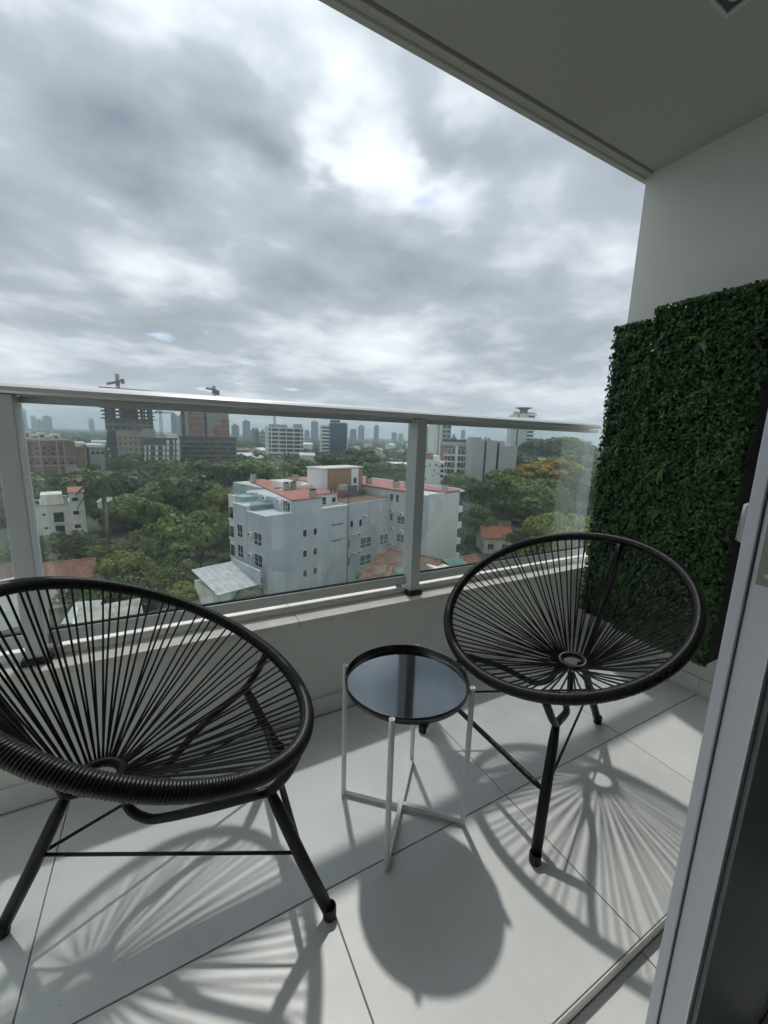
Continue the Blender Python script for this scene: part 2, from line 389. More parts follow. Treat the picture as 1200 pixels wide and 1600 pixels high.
# parapet: wall + stone ledge + bead
parapet = empty('parapet', (0, 0, 0), label='low cream parapet wall with stone ledge under the glass balustrade', cat='parapet')
MB().box(LX, 2.75, 1.50, 1.70, SLAB - 0.5, 0.425).build('wall', M['parapet'], parapet)
x = LX
while x < 2.75:                                # ledge stones
    x1 = min(x + 1.15, 2.75)
    MB().box(x + .0008, x1 - .0008, 1.492, 1.715, 0.4255, 0.4545).build('ledge_stone', M['ledge'], parapet, bevel=0.003)
    x = x1
MB().tube([(LX, 1.601, 0.459), (2.75, 1.601, 0.459)], 0.0185, n=20).build('bead', M['bead'], parapet, smooth=True)
for k in range(-5, 4):                         # skirting tiles along the parapet
    a, b = max(X_T0 + k * TW, LX), min(X_T0 + (k + 1) * TW, WX - .012)
    if b - a > 0.02:
        MB().box(a + .001, b - .001, 1.489, 1.4995, 0.0, 0.082).build('skirting_tile', M['tile'], parapet, bevel=0.001)

# right-hand wall with skirting
rwall = empty('side_wall', (WX, 0, 0), label='plain pale side wall behind the artificial hedge', cat='wall')
MB().box(0, 0.22, -0.30, 1.448, SLAB - .5, 2.563).build('wall', M['wall_paint'], rwall)
for (a, b) in ((0.376, 0.828), (0.828, 1.445)):
    MB().box(-0.0108, -0.0006, a + .001, b - .001, 0.0, 0.082).build('skirting_tile', M['tile'], rwall, bevel=0.001)

# ceiling with drip groove and edge profile
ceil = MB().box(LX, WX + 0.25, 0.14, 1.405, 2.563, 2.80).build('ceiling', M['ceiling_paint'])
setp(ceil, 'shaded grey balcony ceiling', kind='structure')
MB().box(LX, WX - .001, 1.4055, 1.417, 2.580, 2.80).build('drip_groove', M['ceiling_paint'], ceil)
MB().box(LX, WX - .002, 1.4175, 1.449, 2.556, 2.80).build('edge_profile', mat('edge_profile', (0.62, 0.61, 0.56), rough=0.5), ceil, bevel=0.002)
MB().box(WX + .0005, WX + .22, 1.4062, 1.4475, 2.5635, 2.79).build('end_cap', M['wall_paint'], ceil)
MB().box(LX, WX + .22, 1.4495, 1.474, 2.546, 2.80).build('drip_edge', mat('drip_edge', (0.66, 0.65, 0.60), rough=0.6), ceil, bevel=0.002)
# return of the parapet at the open left end (outside the picture) and the room behind the camera
MB().box(LX - .16, LX - .001, 0.30, 1.499, SLAB - .5, 0.425).build('wall', M['parapet'], parapet)
MB().box(LX - .175, LX + .008, 0.30, 1.491, 0.4255, 0.4545).build('ledge_stone', M['ledge'], parapet, bevel=.003)
fw = MB().box(-0.62, WX, 0.14, 0.30, 2.20, 2.562).box(LX - .2, -0.62, 0.14, 0.30, -.03, 2.562).box(1.55, WX, 0.14, 0.30, -.03, 2.199).build('facade_wall', M['wall_paint']); setp(fw, kind='structure')
rm = MB().box(-2.6, 2.4, -4.2, -0.355, -0.05, 0.0).build('room_floor', M['room_floor']); setp(rm, kind='structure')
rw = MB().box(-2.7, -2.6, -4.2, 0.1, -.05, 2.6).box(2.41, 2.5, -4.2, 0.1, -.05, 2.6).box(-2.6, 2.41, -4.3, -4.2, -.05, 2.6).build('room_wall', M['plaster_room']); setp(rw, kind='structure')
rc = MB().box(-2.7, 2.5, -4.3, 0.139, 2.6, 2.7).build('room_ceiling', M['plaster_room']); setp(rc, kind='structure')

# ceiling lamp
cl_ = empty('ceiling_light', (1.61, 0.822, 2.563), label='small square recessed ceiling spotlight with raised frame', cat='ceiling light')
for (a, b, c, d) in ((-.05, .05, .038, .05), (-.05, .05, -.05, -.038), (-.05, -.038, -.0378, .0378), (.038, .05, -.0378, .0378)):
    MB().box(a, b, c, d, -0.012, -0.0005).build('frame', M['alu'], cl_, bevel=.001)
MB().box(-.0375, .0375, -.0375, .0375, -.004, -.0006).build('reflector', M['bulb'], cl_)
MB().lathe([(0.0001, -.0075), (.02, -.0075), (.022, -.0042)], 24).build('bulb', M['parapet'], cl_, smooth=True)

# ------------------------------------------------------------------ glass balustrade
bal = empty('glass_balustrade', (0, 1.6, 0.4545), label='glass balustrade with pale aluminium posts and handrail above the parapet', cat='balustrade')
def B(mb, name, mt, **k):
    mb.v = [(a, b - 1.6, c - 0.4545) for a, b, c in mb.v]
    return mb.build(name, M[mt], bal, **k)
POSTS = (-1.825, -0.425, 1.0)
for px in POSTS:
    B(MB().box(px, px + .052, 1.545, 1.628, 0.4665, 1.287), 'post', 'alu', bevel=.003)
    B(MB().box(px - .012, px + .064, 1.534, 1.580, 0.4548, 0.476), 'post_base', 'black_plastic', bevel=.004)
    B(MB().box(px - .012, px + .064, 1.622, 1.664, 0.4548, 0.476), 'post_base', 'black_plastic', bevel=.004)
prof = [(1.530, 1.2965), (1.534, 1.289), (1.630, 1.289), (1.634, 1.2965), (1.631, 1.309), (1.618, 1.319), (1.600, 1.3245), (1.582, 1.326), (1.562, 1.3235), (1.545, 1.317), (1.534, 1.308)]
rb = MB(); n = len(prof)
rb.add([(LX, y, z) for y, z in prof] + [(WX + .02, y, z) for y, z in prof], [tuple(range(n)), tuple(reversed(range(n, 2 * n)))] + [(i, n + i, n + (i + 1) % n, (i + 1) % n) for i in range(n)])
B(rb, 'handrail', 'alu_light', bevel=.001)
B(MB().box(LX - .09, LX - .01, 0.31, 1.529, 1.289, 1.324), 'handrail', 'alu_light', bevel=.004)
B(MB().box(LX - .055, LX - .049, 0.32, 1.52, 0.5365, 1.2885), 'glass_pane', 'glass')
B(MB().box(LX - .07, LX - .035, 0.31, 1.53, 0.4548, 0.536), 'bottom_rail', 'alu', bevel=.002)
for (a, b) in ((-1.772, -0.426), (-0.372, 0.999), (1.053, WX + .1)):
    B(MB().box(a, b, 1.598, 1.627, 0.492, 0.536), 'bottom_rail', 'alu', bevel=.002)
    B(MB().box(a + .001, b - .001, 1.602, 1.623, 1.268, 1.2875), 'top_channel', 'alu', bevel=.001)
    B(MB().box(a + .002, b - .002, 1.6095, 1.6155, 0.5365, 1.2675), 'glass_pane', 'glass')
    B(MB().box(a + .001, b - .001, 1.6055, 1.6092, 0.5363, 0.541).box(a + .001, b - .001, 1.6158, 1.6195, .5363, .541), 'seal', 'black_seal')

# ------------------------------------------------------------------ artificial hedge on the wall
cab = empty('hedge_backing_box', (2.19, 1.10, 0.21), label='black box frame on the side wall carrying the artificial hedge', cat='frame')
cb = MB().box(2.150, 2.2632, 0.778, 1.405, 0.213, 1.79); cb.v = [(a - 2.19, b - 1.10, c - .21) for a, b, c in cb.v]
cb.build('frame_panel', M['black_box'], cab)
for k in range(4):
    s_ = MB().box(2.140, 2.1495, 0.778 + k * .2, 0.778 + k * .2 + .02, 0.215, 1.79); s_.v = [(a - 2.19, b - 1.10, c - .21) for a, b, c in s_.v]
    s_.build('batten', M['black_box'], cab)
# wire mesh edge poking out on top
wm = MB()
for k in range(12):
    y = 0.80 + k * .034
    wm.tube([(2.16, y, 1.795), (2.16, y, 1.845)], .0012, n=5)
wm.tube([(2.16, .79, 1.842), (2.16, 1.19, 1.842)], .0012, n=5).tube([(2.16, .79, 1.815), (2.16, 1.19, 1.815)], .0012, n=5)
wm.v = [(a - 2.19, b - 1.10, c - .21) for a, b, c in wm.v]
wm.build('wire_mesh', M['black_metal'], cab)
def hedge(y0, y1, z0, z1, xf, xb, n, seed, label, blades):
    h = empty('artificial_hedge_panel', (xf, (y0 + y1) / 2, z0), label=label, cat='hedge panel', group='artificial hedge panels')
    oy, oz, ox = (y0 + y1) / 2, z0, xf
    bk = MB().box(xf + .045, xb, y0 + .012, y1 - .012, z0 + .012, z1 - .012); bk.v = [(a - ox, b - oy, c - oz) for a, b, c in bk.v]
    bk.build('backing', M['black_box'], h)
    r = np.random.default_rng(seed)
    # leaves over the front face, thinner along the four edges; sprigs bulge out in rounded tufts
    yy = r.uniform(y0 - .004, y1 + .004, n); zz = r.uniform(z0 - .004, z1 + .006, n)
    lump = np.zeros(n)                         # sprigs: soft relief over the face
    for _ in range(90):
        cy_, cz_, rr_ = r.uniform(y0, y1), r.uniform(z0, z1), r.uniform(.025, .06)
        lump = np.maximum(lump, np.clip(1 - ((yy - cy_) ** 2 + (zz - cz_) ** 2) / rr_ ** 2, 0, 1))
    dep = .030 - .022 * lump + r.uniform(-.008, .016, n)
    rim = np.minimum.reduce([yy - y0, y1 - yy, zz - z0, z1 - zz]); dep = dep + np.clip(.018 - rim, 0, .03) * 1.2 * r.uniform(0, 2, n)
    c = np.stack([xf + dep, yy, zz], 1)
    ns = n // 7                                # leaves wrapping round the outer side and the top
    c[:ns, 1] = y1 + r.uniform(-.008, .008, ns); c[:ns, 0] = xf + r.uniform(.01, xb - xf + .10, ns)
    c[ns:ns + ns // 3, 2] = z1 + r.uniform(-.008, .012, ns // 3); c[ns:ns + ns // 3, 0] = xf + r.uniform(.01, xb - xf + .03, ns // 3)
    nrm = np.array([-.8, .1, .45]) + r.normal(0, .5, (n, 3))
    nrm[:ns] += np.array([.5, .9, 0])
    nrm /= np.linalg.norm(nrm, axis=1)[:, None]
    up = r.normal(0, 1, (n, 3)) + np.array([0, 0, .4])
    a = np.cross(up, nrm); a /= np.linalg.norm(a, axis=1)[:, None]
    b = np.cross(nrm, a)
    L = r.uniform(.0078, .0118, n)[:, None]; Wd = L * r.uniform(.6, .8, n)[:, None]
    fold = nrm * (L * .22)
    # leaf: base, left, left-tip, tip, right-tip, right, mid
    V = np.stack([c - b * L, c - a * Wd * .9 - b * L * .2 + fold, c - a * Wd * .7 + b * L * .55 + fold, c + b * L, c + a * Wd * .7 + b * L * .55 + fold, c + a * Wd * .9 - b * L * .2 + fold], 1)
    V = V - np.array([ox, oy, oz])
    nv = V.reshape(-1, 3)
    base_i = np.arange(n)[:, None] * 6
    f1 = base_i + np.array([0, 1, 2, 3]); f2 = base_i + np.array([0, 3, 4, 5])
    fc = np.concatenate([f1, f2])
    me = bpy.data.meshes.new('foliage'); me.from_pydata(nv.tolist(), [], fc.tolist()); me.materials.append(M['hedge'])
    o = link('foliage', me, h); o['kind'] = 'stuff'
    for (by, bz) in blades:                    # strap-leaved sprigs sticking out
        for k in range(4):
            ang = r.uniform(0, 2 * math.pi); ln = r.uniform(.03, .075)
            d = Vector((-.45, math.cos(ang), math.sin(ang) * .8 + .15)).normalized()
            side = d.cross(Vector((-1, 0, 0))).normalized()
            p0 = Vector((xf + .005, by, bz))
            pts = []; fs = []
            for i, (t, w) in enumerate(((0, .002), (.35, .0062), (.7, .0055), (1, .0005))):
                q = p0 + d * ln * t + Vector((-.012 * t * (1 - t) * 4, 0, -.02 * t * t))
                pts += [q - side * w, q + side * w]
            fs = [(0, 1, 3, 2), (2, 3, 5, 4), (4, 5, 7, 6)]
            mb = MB().add([(p.x - ox, p.y - oy, p.z - oz) for p in pts], fs)
            mb.build('strap_leaf', M['fern'], h)
    return h
hedge(1.195, 1.425, 0.235, 1.80, 2.118, 2.149, 14000, 3, 'narrow dark green artificial boxwood panel next to the glass balustrade', [(1.30, 1.2)])
hedge(0.775, 1.20, 0.215, 1.835, 2.072, 2.139, 24000, 5, 'wide dark green artificial boxwood panel standing proud beside the sliding door', [(0.98, 1.66), (0.93, 1.45), (1.06, 1.10), (1.03, .90)])

# ------------------------------------------------------------------ cord chairs
HA, HB, TILT, HZ = 0.408, 0.419, rad(27.6), 0.634
RING = Vector((-0.145, 0, 0.352)); RR = 0.047
def hoop_pt(t, grow=0.0):
    a, b = HA + grow, HB + grow
    return Vector((a * math.cos(t) * math.cos(TILT), b * math.sin(t), HZ - a * math.cos(t) * math.sin(TILT)))
def hoop_mesh():
    NW = 416; SEG = NW * 4; n = 12
    nrm = Vector((math.sin(TILT), 0, math.cos(TILT)))
    vs = []; fs = []
    r2 = random.Random(3)
    wr = [r2.uniform(.85, 1.15) for _ in range(NW)]
    for i in range(SEG):
        t = 2 * math.pi * i / SEG
        p = hoop_pt(t); d = (hoop_pt(t + 1e-3) - hoop_pt(t - 1e-3)).normalized(); x = nrm.cross(d).normalized()
        ph = i % 4
        rr = 0.0168 + (0.0, .0016, .0021, .0016)[ph] * wr[i // 4]
        for k in range(n):
            a = 2 * math.pi * k / n
            q = p + (x * math.cos(a) + nrm * math.sin(a)) * rr + d * (0.0016 * math.sin(a + 1))
            vs.append(q)
    for i in range(SEG):
        j = (i + 1) % SEG
        for k in range(n):
            fs.append((i * n + k, j * n + k, j * n + (k + 1) % n, i * n + (k + 1) % n))
    return MB().add(vs, fs).mesh('hoop', M['cord'], smooth=True)
def ring_mesh():
    vs = []; fs = []; N = 160; n = 10
    for i in range(N):
        t = 2 * math.pi * i / N; rr = .0115 + (.0016 if i % 4 in (1, 2) else 0)
        for k in range(n):
            a = 2 * math.pi * k / n
            vs.append(RING + Vector((math.cos(t) * (RR + rr * math.cos(a)), math.sin(t) * (RR + rr * math.cos(a)), rr * math.sin(a) - .12 * math.cos(t) * RR)))
    for i in range(N):
        for k in range(n):
            fs.append((i * n + k, ((i + 1) % N) * n + k, ((i + 1) % N) * n + (k + 1) % n, i * n + (k + 1) % n))
    return MB().add(vs, fs).mesh('seat_ring', M['cord'], smooth=True)
def make_chair():
    t = empty('cord_chair', (0, 0, 0))
    link('hoop', hoop_mesh(), t); link('seat_ring', ring_mesh(), t)
    r2 = random.Random(11)
    NP = 42
    for i in range(NP):
        th = 2 * math.pi * (i + .5) / NP + r2.uniform(-.012, .012)
        for sgn in (-1, 1):
            h = hoop_pt(th + sgn * r2.uniform(.022, .044), -.006) + Vector((0, 0, -.012))
            d = h - RING; ph = math.atan2(d.y, d.x) - sgn * .05
            q = RING + Vector((math.cos(ph) * (RR + .004), math.sin(ph) * (RR + .004), -.12 * math.cos(ph) * RR + r2.uniform(-.006, .006)))
            mid = h.lerp(q, .5) + Vector((r2.uniform(-.0015, .0015), r2.uniform(-.0015, .0015), -.004))
            MB().tube([h, mid, q], .0030, n=6, caps=False).build('cord', M['cord'], t, smooth=True)
    NR = Vector((-.215, 0, .325))
    feet = [Vector((.355, .294, 0)), Vector((.355, -.294, 0)), Vector((-.368, 0, 0))]
    nodes = [Vector((.225, .218, .362)), Vector((.225, -.218, .362)), NR]
    for f, nd in zip(feet, nodes):
        front = f.x > 0
        lg = MB().tube([f + Vector((0, 0, .012)), f.lerp(nd, .45), f.lerp(nd, .85), nd], [.0150, .0158, .0145, .0105], n=14).build('leg', M['black_metal'], t, smooth=True)
        MB().lathe([(.0001, .0), (.0155, .0), (.0170, .005), (.0170, .030), (.0160, .033), (.0150, .033)], 16, (f.x, f.y, 0)).build('foot_cap', M['rubber'], lg, smooth=True)
        if front:
            sg = 1 if f.y > 0 else -1
            hp = hoop_pt(sg * rad(33)) + Vector((0, 0, -.010))
            MB().tube(*curve([nd + Vector((0, 0, -.012)), nd.lerp(hp, .4) + Vector((.012, sg * .008, -.004)), hp], [.0115, .0115, .0125]), n=12).build('fork_arm', M['black_metal'], t, smooth=True)
            MB().tube(*curve([nd + Vector((0, 0, -.008)), Vector((.09, sg * .155, .305)), Vector((-.01, sg * .085, .252)), Vector((-.05, sg * .062, .247)), Vector((-.085, sg * .042, .272)), RING + Vector((.046, sg * .026, -.020))], [.0115, .0115, .011, .011, .011, .0105]), n=12).build('seat_bar', M['black_metal'], t, smooth=True)
        else:
            hp = hoop_pt(math.pi) + Vector((.012, 0, -.012))
            MB().tube(*curve([nd, Vector((-.245, 0, .41)), Vector((-.315, 0, .62)), hp], [.0115, .0115, .0115, .0115]), n=12).build('back_arm', M['black_metal'], t, smooth=True)
            MB().tube(*curve([nd, Vector((-.19, 0, .322)), RING + Vector((-.052, 0, -.020))], [.0115, .011, .0105]), n=12).build('seat_bar', M['black_metal'], t, smooth=True)
    def on(i, z):
        f, nd = feet[i], nodes[i]; return f.lerp(nd, z / nd.z)
    a, b, c = on(0, .175), on(1, .175), on(2, .175)
    MB().tube([a, a.lerp(b, .08), a.lerp(b, .92), b], [.005, .0092, .0092, .005], n=12).build('front_stretcher', M['black_metal'], t, smooth=True)
    MB().tube([on(0, .185), on(2, .185)], .0042, n=8).build('side_stretcher', M['black_metal'], t, smooth=True)
    MB().tube([on(1, .185), on(2, .185)], .0042, n=8).build('side_stretcher', M['black_metal'], t, smooth=True)
    return t
def copy_tree(o, parent=None):
    c = o.copy(); COL.objects.link(c); c.parent = parent
    for ch in list(o.children): copy_tree(ch, c)
    return c
ch1 = make_chair()
ch2 = copy_tree(ch1)
ch1.location = (-0.045, 1.075, 0); ch1.rotation_euler = (0, 0, rad(-2.2))
ch2.location = (1.2316, 0.918, 0); ch2.rotation_euler = (0, 0, math.pi)
setp(ch1, 'black round cord chair facing the hedge from across the tray table', 'chair', 'black cord chairs on the balcony')
setp(ch2, 'black round cord chair standing in front of the artificial hedge', 'chair', 'black cord chairs on the balcony')

# ------------------------------------------------------------------ tray table
tb = empty('tray_table', (0.615, 0.9475, 0), rz=rad(2.6), label='small round side table with black lacquer tray on white tube legs', cat='table')
MB().lathe([(.0001, .4575), (.184, .4575), (.188, .459), (.1905, .479), (.1893, .4805), (.1880, .479), (.1858, .4625), (.183, .4605), (.0001, .4605)], 96).build('tray', M['tray'], tb, smooth=True)
MB().lathe([(.0001, .4612), (.1815, .4612)], 96).build('tray_surface', M['tray_top'], tb)
for k in range(4):
    a = rad(45 + 90 * k); x, y = .1995 * math.cos(a), .1995 * math.sin(a)
    lg = MB().lathe([(.0001, 0), (.0075, 0), (.0082, .001), (.0082, .479), (.0074, .480), (.0058, .479), (.0056, .455), (.0001, .455)], 20, (x, y, 0)).build('leg', M['white_metal'], tb, smooth=True)
    MB().tube([(x * .985, y * .985, .452), (x * .90, y * .90, .4555)], .003, n=8).build('tray_hook', M['white_metal'], lg)
for k in range(2):
    mb = MB().box(-.1925, .1925, -.007, .007, .008 + k * .0005, .023 + k * .0005)
    if k == 1: mb = MB().box(-.1925, -.0073, -.007, .007, .008, .023).box(.0073, .1925, -.007, .007, .008, .023)
    mb.build('cross_bar', M['white_metal'], tb, rz=rad(45 + 90 * k), bevel=.001)

# ------------------------------------------------------------------ sliding door leaf
door = empty('sliding_door', (0.68, 0.207, -0.032), label='open aluminium sliding door leaf seen along its edge', cat='door')
def Dp(mb, name, mt, par=None, **k):
    mb.v = [(a - .68, b - .207, c + .032) for a, b, c in mb.v]
    return mb.build(name, M[mt], par or door, **k)
Dp(MB().box(.6825, .765, .182, .2172, -.026, 2.19), 'stile', 'alu_door', bevel=.0015)
Dp(MB().box(.6775, .765, .2185, .2335, -.026, 2.19), 'stile_flange', 'alu_door', bevel=.0015)
Dp(MB().box(.684, .76, .2173, .2183, -.026, 2.19), 'seal', 'black_seal')
Dp(MB().box(.678, .6822, .182, .1850, -.026, 2.19), 'edge_lip', 'alu_light', bevel=.0008)
Dp(MB().box(.766, 1.54, .186, .230, -.026, .07), 'bottom_rail', 'alu_shaded', bevel=.002)
Dp(MB().box(.766, 1.54, .186, .230, 2.10, 2.19), 'top_rail', 'alu_shaded', bevel=.002)
Dp(MB().box(.69, 1.08, .1745, .1815, -.02, 2.18), 'shade_sheet', 'alu_shaded', bevel=.001)  # dark sheet: shade of the inner face and dark glass reflection as colour
Dp(MB().box(.767, 1.54, .203, .209, .071, 2.099), 'glass_pane', 'door_glass')
lp = Dp(MB().box(.6795, .6822, .188, .211, 1.024, 1.20), 'lock_plate', 'brass', bevel=.0006)
for z in (1.038, 1.185):
    s_ = MB().lathe([(.0001, .0012), (.0032, .0012), (.0036, 0)], 14); s_.v = [(.6794 - c_, .200 + a_, z + b_) for a_, b_, c_ in s_.v]
    Dp(s_, 'screw', 'steel', lp)
hd = MB().tube([(.705, .2335, 1.128), (.705, .2435, 1.124), (.705, .2455, 1.075), (.705, .2335, 1.070)], [.004, .0045, .0045, .004], n=10)
Dp(hd, 'handle', 'steel', smooth=True)


# ================================================================== the city
GZ = -24.0                                     # street level
ground_m = mat('city_ground', (0.055, 0.062, 0.035), rough=0.95, var=0.5, vscale=0.05, var2=(0.03, 0.04, 0.02))
g = MB()
g.add([(-6000, 3.0, GZ), (9000, 3.0, GZ), (9000, 9000, GZ), (-6000, 9000, GZ)], [(0, 1, 2, 3)])
gr = g.build('ground', ground_m); setp(gr, 'flat green city ground reaching to the horizon', kind='structure')

def cmat(k, col, **kw):
    kw.setdefault('rough', 0.85)
    kw.setdefault('coords', 'Object')
    M[k] = mat(k, col, **kw)
cmat('grey_blue', (0.54, 0.565, 0.58), var=0.08, vscale=0.35, var2=(0.43, 0.455, 0.475), stretch=(1, 1, .35))
cmat('grey_beige', (0.609, 0.616, 0.580), var=0.08, vscale=0.4, stretch=(1, 1, .3))
cmat('white_wall', (0.792, 0.792, 0.762), var=0.12, vscale=0.5, stretch=(1, 1, .4))
cmat('cream_wall', (0.715, 0.689, 0.585), var=0.22, vscale=0.45, stretch=(1, 1, .35))
cmat('red_roof', (0.414, 0.155, 0.132), var=0.25, vscale=0.5, var2=(0.310, 0.132, 0.115))
cmat('terracotta', (0.396, 0.204, 0.143), var=0.3, vscale=1.2, var2=(0.242, 0.138, 0.099))
cmat('terracotta_orange', (0.47, 0.20, 0.11), var=0.2, vscale=1.5)
cmat('old_terracotta', (0.28, 0.165, 0.11), var=0.4, vscale=1.0, var2=(0.15, 0.10, 0.075))
cmat('brick', (0.267, 0.150, 0.120), var=0.25, vscale=0.35, var2=(0.182, 0.111, 0.091))
cmat('brick_red', (0.325, 0.163, 0.117), var=0.3, vscale=0.25, var2=(0.208, 0.130, 0.104))
cmat('brown_brick', (0.351, 0.227, 0.163), var=0.2, vscale=2.0)
cmat('concrete', (0.390, 0.377, 0.345), var=0.25, vscale=0.3, var2=(0.260, 0.254, 0.234))
cmat('concrete_tan', (0.405, 0.344, 0.277), var=0.22, vscale=0.25, var2=(0.297, 0.257, 0.216))
cmat('concrete_dark', (0.150, 0.137, 0.124), var=0.3, vscale=0.3)
cmat('net_dark', (0.055, 0.062, 0.075), var=0.5, vscale=0.5, var2=(0.03, 0.033, 0.042))
cmat('scaffold', (0.195, 0.163, 0.137), var=0.3, vscale=0.8)
cmat('grey_block', (0.423, 0.429, 0.423), var=0.06, vscale=0.15)
cmat('window_dark', (0.02, 0.024, 0.028), rough=0.12, var=0.3, vscale=0.7)
cmat('window_blue', (0.035, 0.075, 0.125), rough=0.08, var=0.4, vscale=0.25)
cmat('window_curtain', (0.20, 0.165, 0.12), rough=0.35, var=0.3, vscale=0.8)
cmat('window_grey', (0.085, 0.10, 0.105), rough=0.2, var=0.4, vscale=0.6)
cmat('frame_white', (0.744, 0.744, 0.720), rough=0.6)
cmat('metal_roof', (0.420, 0.430, 0.430), rough=0.5, var=0.25, vscale=0.8)
cmat('green_tarp', (0.085, 0.175, 0.15), rough=0.75, var=0.4, vscale=1.0, var2=(0.05, 0.10, 0.085))
cmat('yard', (0.40, 0.375, 0.32), var=0.35, vscale=0.5, var2=(0.22, 0.21, 0.18))
cmat('lawn', (0.115, 0.135, 0.05), var=0.3, vscale=0.8)
cmat('far_grey', (0.276, 0.294, 0.312), var=0.15, vscale=0.06)
cmat('far_pale', (0.520, 0.527, 0.520), var=0.15, vscale=0.06)
cmat('far_blue', (0.12, 0.155, 0.195), rough=0.35, var=0.3, vscale=0.05)
cmat('crane_paint', (0.10, 0.095, 0.09), rough=0.7)
cmat('bark', (0.10, 0.08, 0.06), var=0.3, vscale=1.5)
cmat('palm_bark', (0.27, 0.255, 0.23), var=0.25, vscale=1.2)
cmat('asphalt', (0.055, 0.055, 0.056), var=0.2, vscale=0.5)

def tile_relief(mt, pitch):
    t = mt.node_tree; b = t.nodes['Principled BSDF']; tcn = t.nodes.new('ShaderNodeTexCoord')
    w = t.nodes.new('ShaderNodeTexWave'); w.bands_direction = 'X'; w.inputs['Scale'].default_value = .314 / pitch; w.inputs['Distortion'].default_value = .6; w.inputs['Detail'].default_value = 2
    t.links.new(tcn.outputs['Object'], w.inputs['Vector'])
    bp = t.nodes.new('ShaderNodeBump'); bp.inputs['Strength'].default_value = .9; bp.inputs['Distance'].default_value = .12
    t.links.new(w.outputs[1], bp.inputs['Height']); t.links.new(bp.outputs[0], b.inputs['Normal'])
for k in ('terracotta', 'terracotta_orange', 'old_terracotta'): tile_relief(M[k], .28)
AVOID = []                                     # discs kept clear of trees

def corridor(px, depth, half, length):          # keep the view onto a low house open
    p = at(px, hor(px), depth); d = np.array([p[0], p[1], 0.0]); d /= np.linalg.norm(d)
    AVOID.append((np.array([p[0], p[1], 0.0]), np.array([d[1], -d[0], 0.0]), d, -half, half, -length, 0.0))
class Fr:
    """A house frame: origin on the ground under a pixel column, front wall running along local x."""
    def __init__(s, px, depth, head=71.0, py=None):
        p = at(px, hor(px) if py is None else py, depth)
        s.o = np.array([p[0], p[1], 0.0]); h = rad(head)
        s.u = np.array([math.sin(h), math.cos(h), 0.0]); s.v = np.array([-s.u[1], s.u[0], 0.0])
        s.rz = rad(90.0 - head); s.t = None
    def sz(s, px, py, t=0.0):                  # pixel -> (along the wall, height above street) on plane t
        d = ray(px, py); o = EYE - s.o
        k = (t - o @ s.v) / (d @ s.v); q = o + k * d
        return q @ s.u, EYE[2] + k * d[2] - GZ
    def tz(s, px, py, s0=0.0):                 # pixel -> (back along the side wall, height) on plane s0
        d = ray(px, py); o = EYE - s.o
        k = (s0 - o @ s.u) / (d @ s.u); q = o + k * d
        return q @ s.v, EYE[2] + k * d[2] - GZ
    def thing(s, name, label, cat, group=None):
        s.t = empty(name, (s.o[0], s.o[1], GZ), s.rz, label, cat, group); return s.t
    def clear(s, s0, s1, t0, t1):
        AVOID.append((s.o, s.u, s.v, s0, s1, t0, t1))
    def block(s, name, s0, s1, t0, t1, z0, z1, mt, par=None):
        return MB().box(s0, s1, t0, t1, z0, z1).build(name, M[mt], par or s.t)

_wc = {}
def window(par, loc, w, h, rz=0.0, pane='window_dark', fm='frame_white', cross=False, fw=0.06, sill=True):
    """a framed window standing 5 cm proud of its wall; loc = bottom centre on the wall; outward is local -y"""
    k = (round(w, 2), round(h, 2), pane, fm, cross, fw)
    if k not in _wc:
        mb = MB()
        mb.box(-w / 2, -w / 2 + fw, -.06, -.005, 0, h).box(w / 2 - fw, w / 2, -.06, -.005, 0, h)
        mb.box(-w / 2 + fw, w / 2 - fw, -.06, -.005, 0, fw).box(-w / 2 + fw, w / 2 - fw, -.06, -.005, h - fw, h)
        if cross:
            mb.box(-fw * .5, fw * .5, -.058, -.006, fw, h - fw)
            mb.box(-w / 2 + fw, -fw * .5, -.057, -.006, h * .38 - fw * .4, h * .38 + fw * .4).box(fw * .5, w / 2 - fw, -.057, -.006, h * .38 - fw * .4, h * .38 + fw * .4)
        _wc[k] = (mb.mesh('window', M[fm]), MB().box(-w / 2 + fw * .9, w / 2 - fw * .9, -.03, -.003, fw * .9, h - fw * .9).mesh('pane', M[pane]))
    a = link('window', _wc[k][0], par, loc, rz); link('pane', _wc[k][1], a)
    return a
_acm = {}
def air_con(par, loc, rz=0.0):
    """outdoor unit of an air conditioner, hung on the wall; outward is local -y"""
    if not _acm:
        _acm['b'] = MB().box(-.42, .42, -.36, -.04, 0, .58).mesh('air_conditioner', M['frame_white'], bevel=.02)
        v = MB().lathe([(.0001, 0), (.2, 0), (.2, .02)], 14); v.v = [(a - .12, -.365 - c, b + .29) for a, b, c in v.v]; _acm['f'] = v.mesh('fan_grille', M['window_dark'])
        _acm['k'] = MB().box(-.36, -.31, -.34, -.002, -.06, -.001).box(.31, .36, -.34, -.002, -.06, -.001).mesh('bracket', M['crane_paint'])
    a = link('air_conditioner', _acm['b'], par, loc, rz); link('fan_grille', _acm['f'], a); link('bracket', _acm['k'], a)
    return a

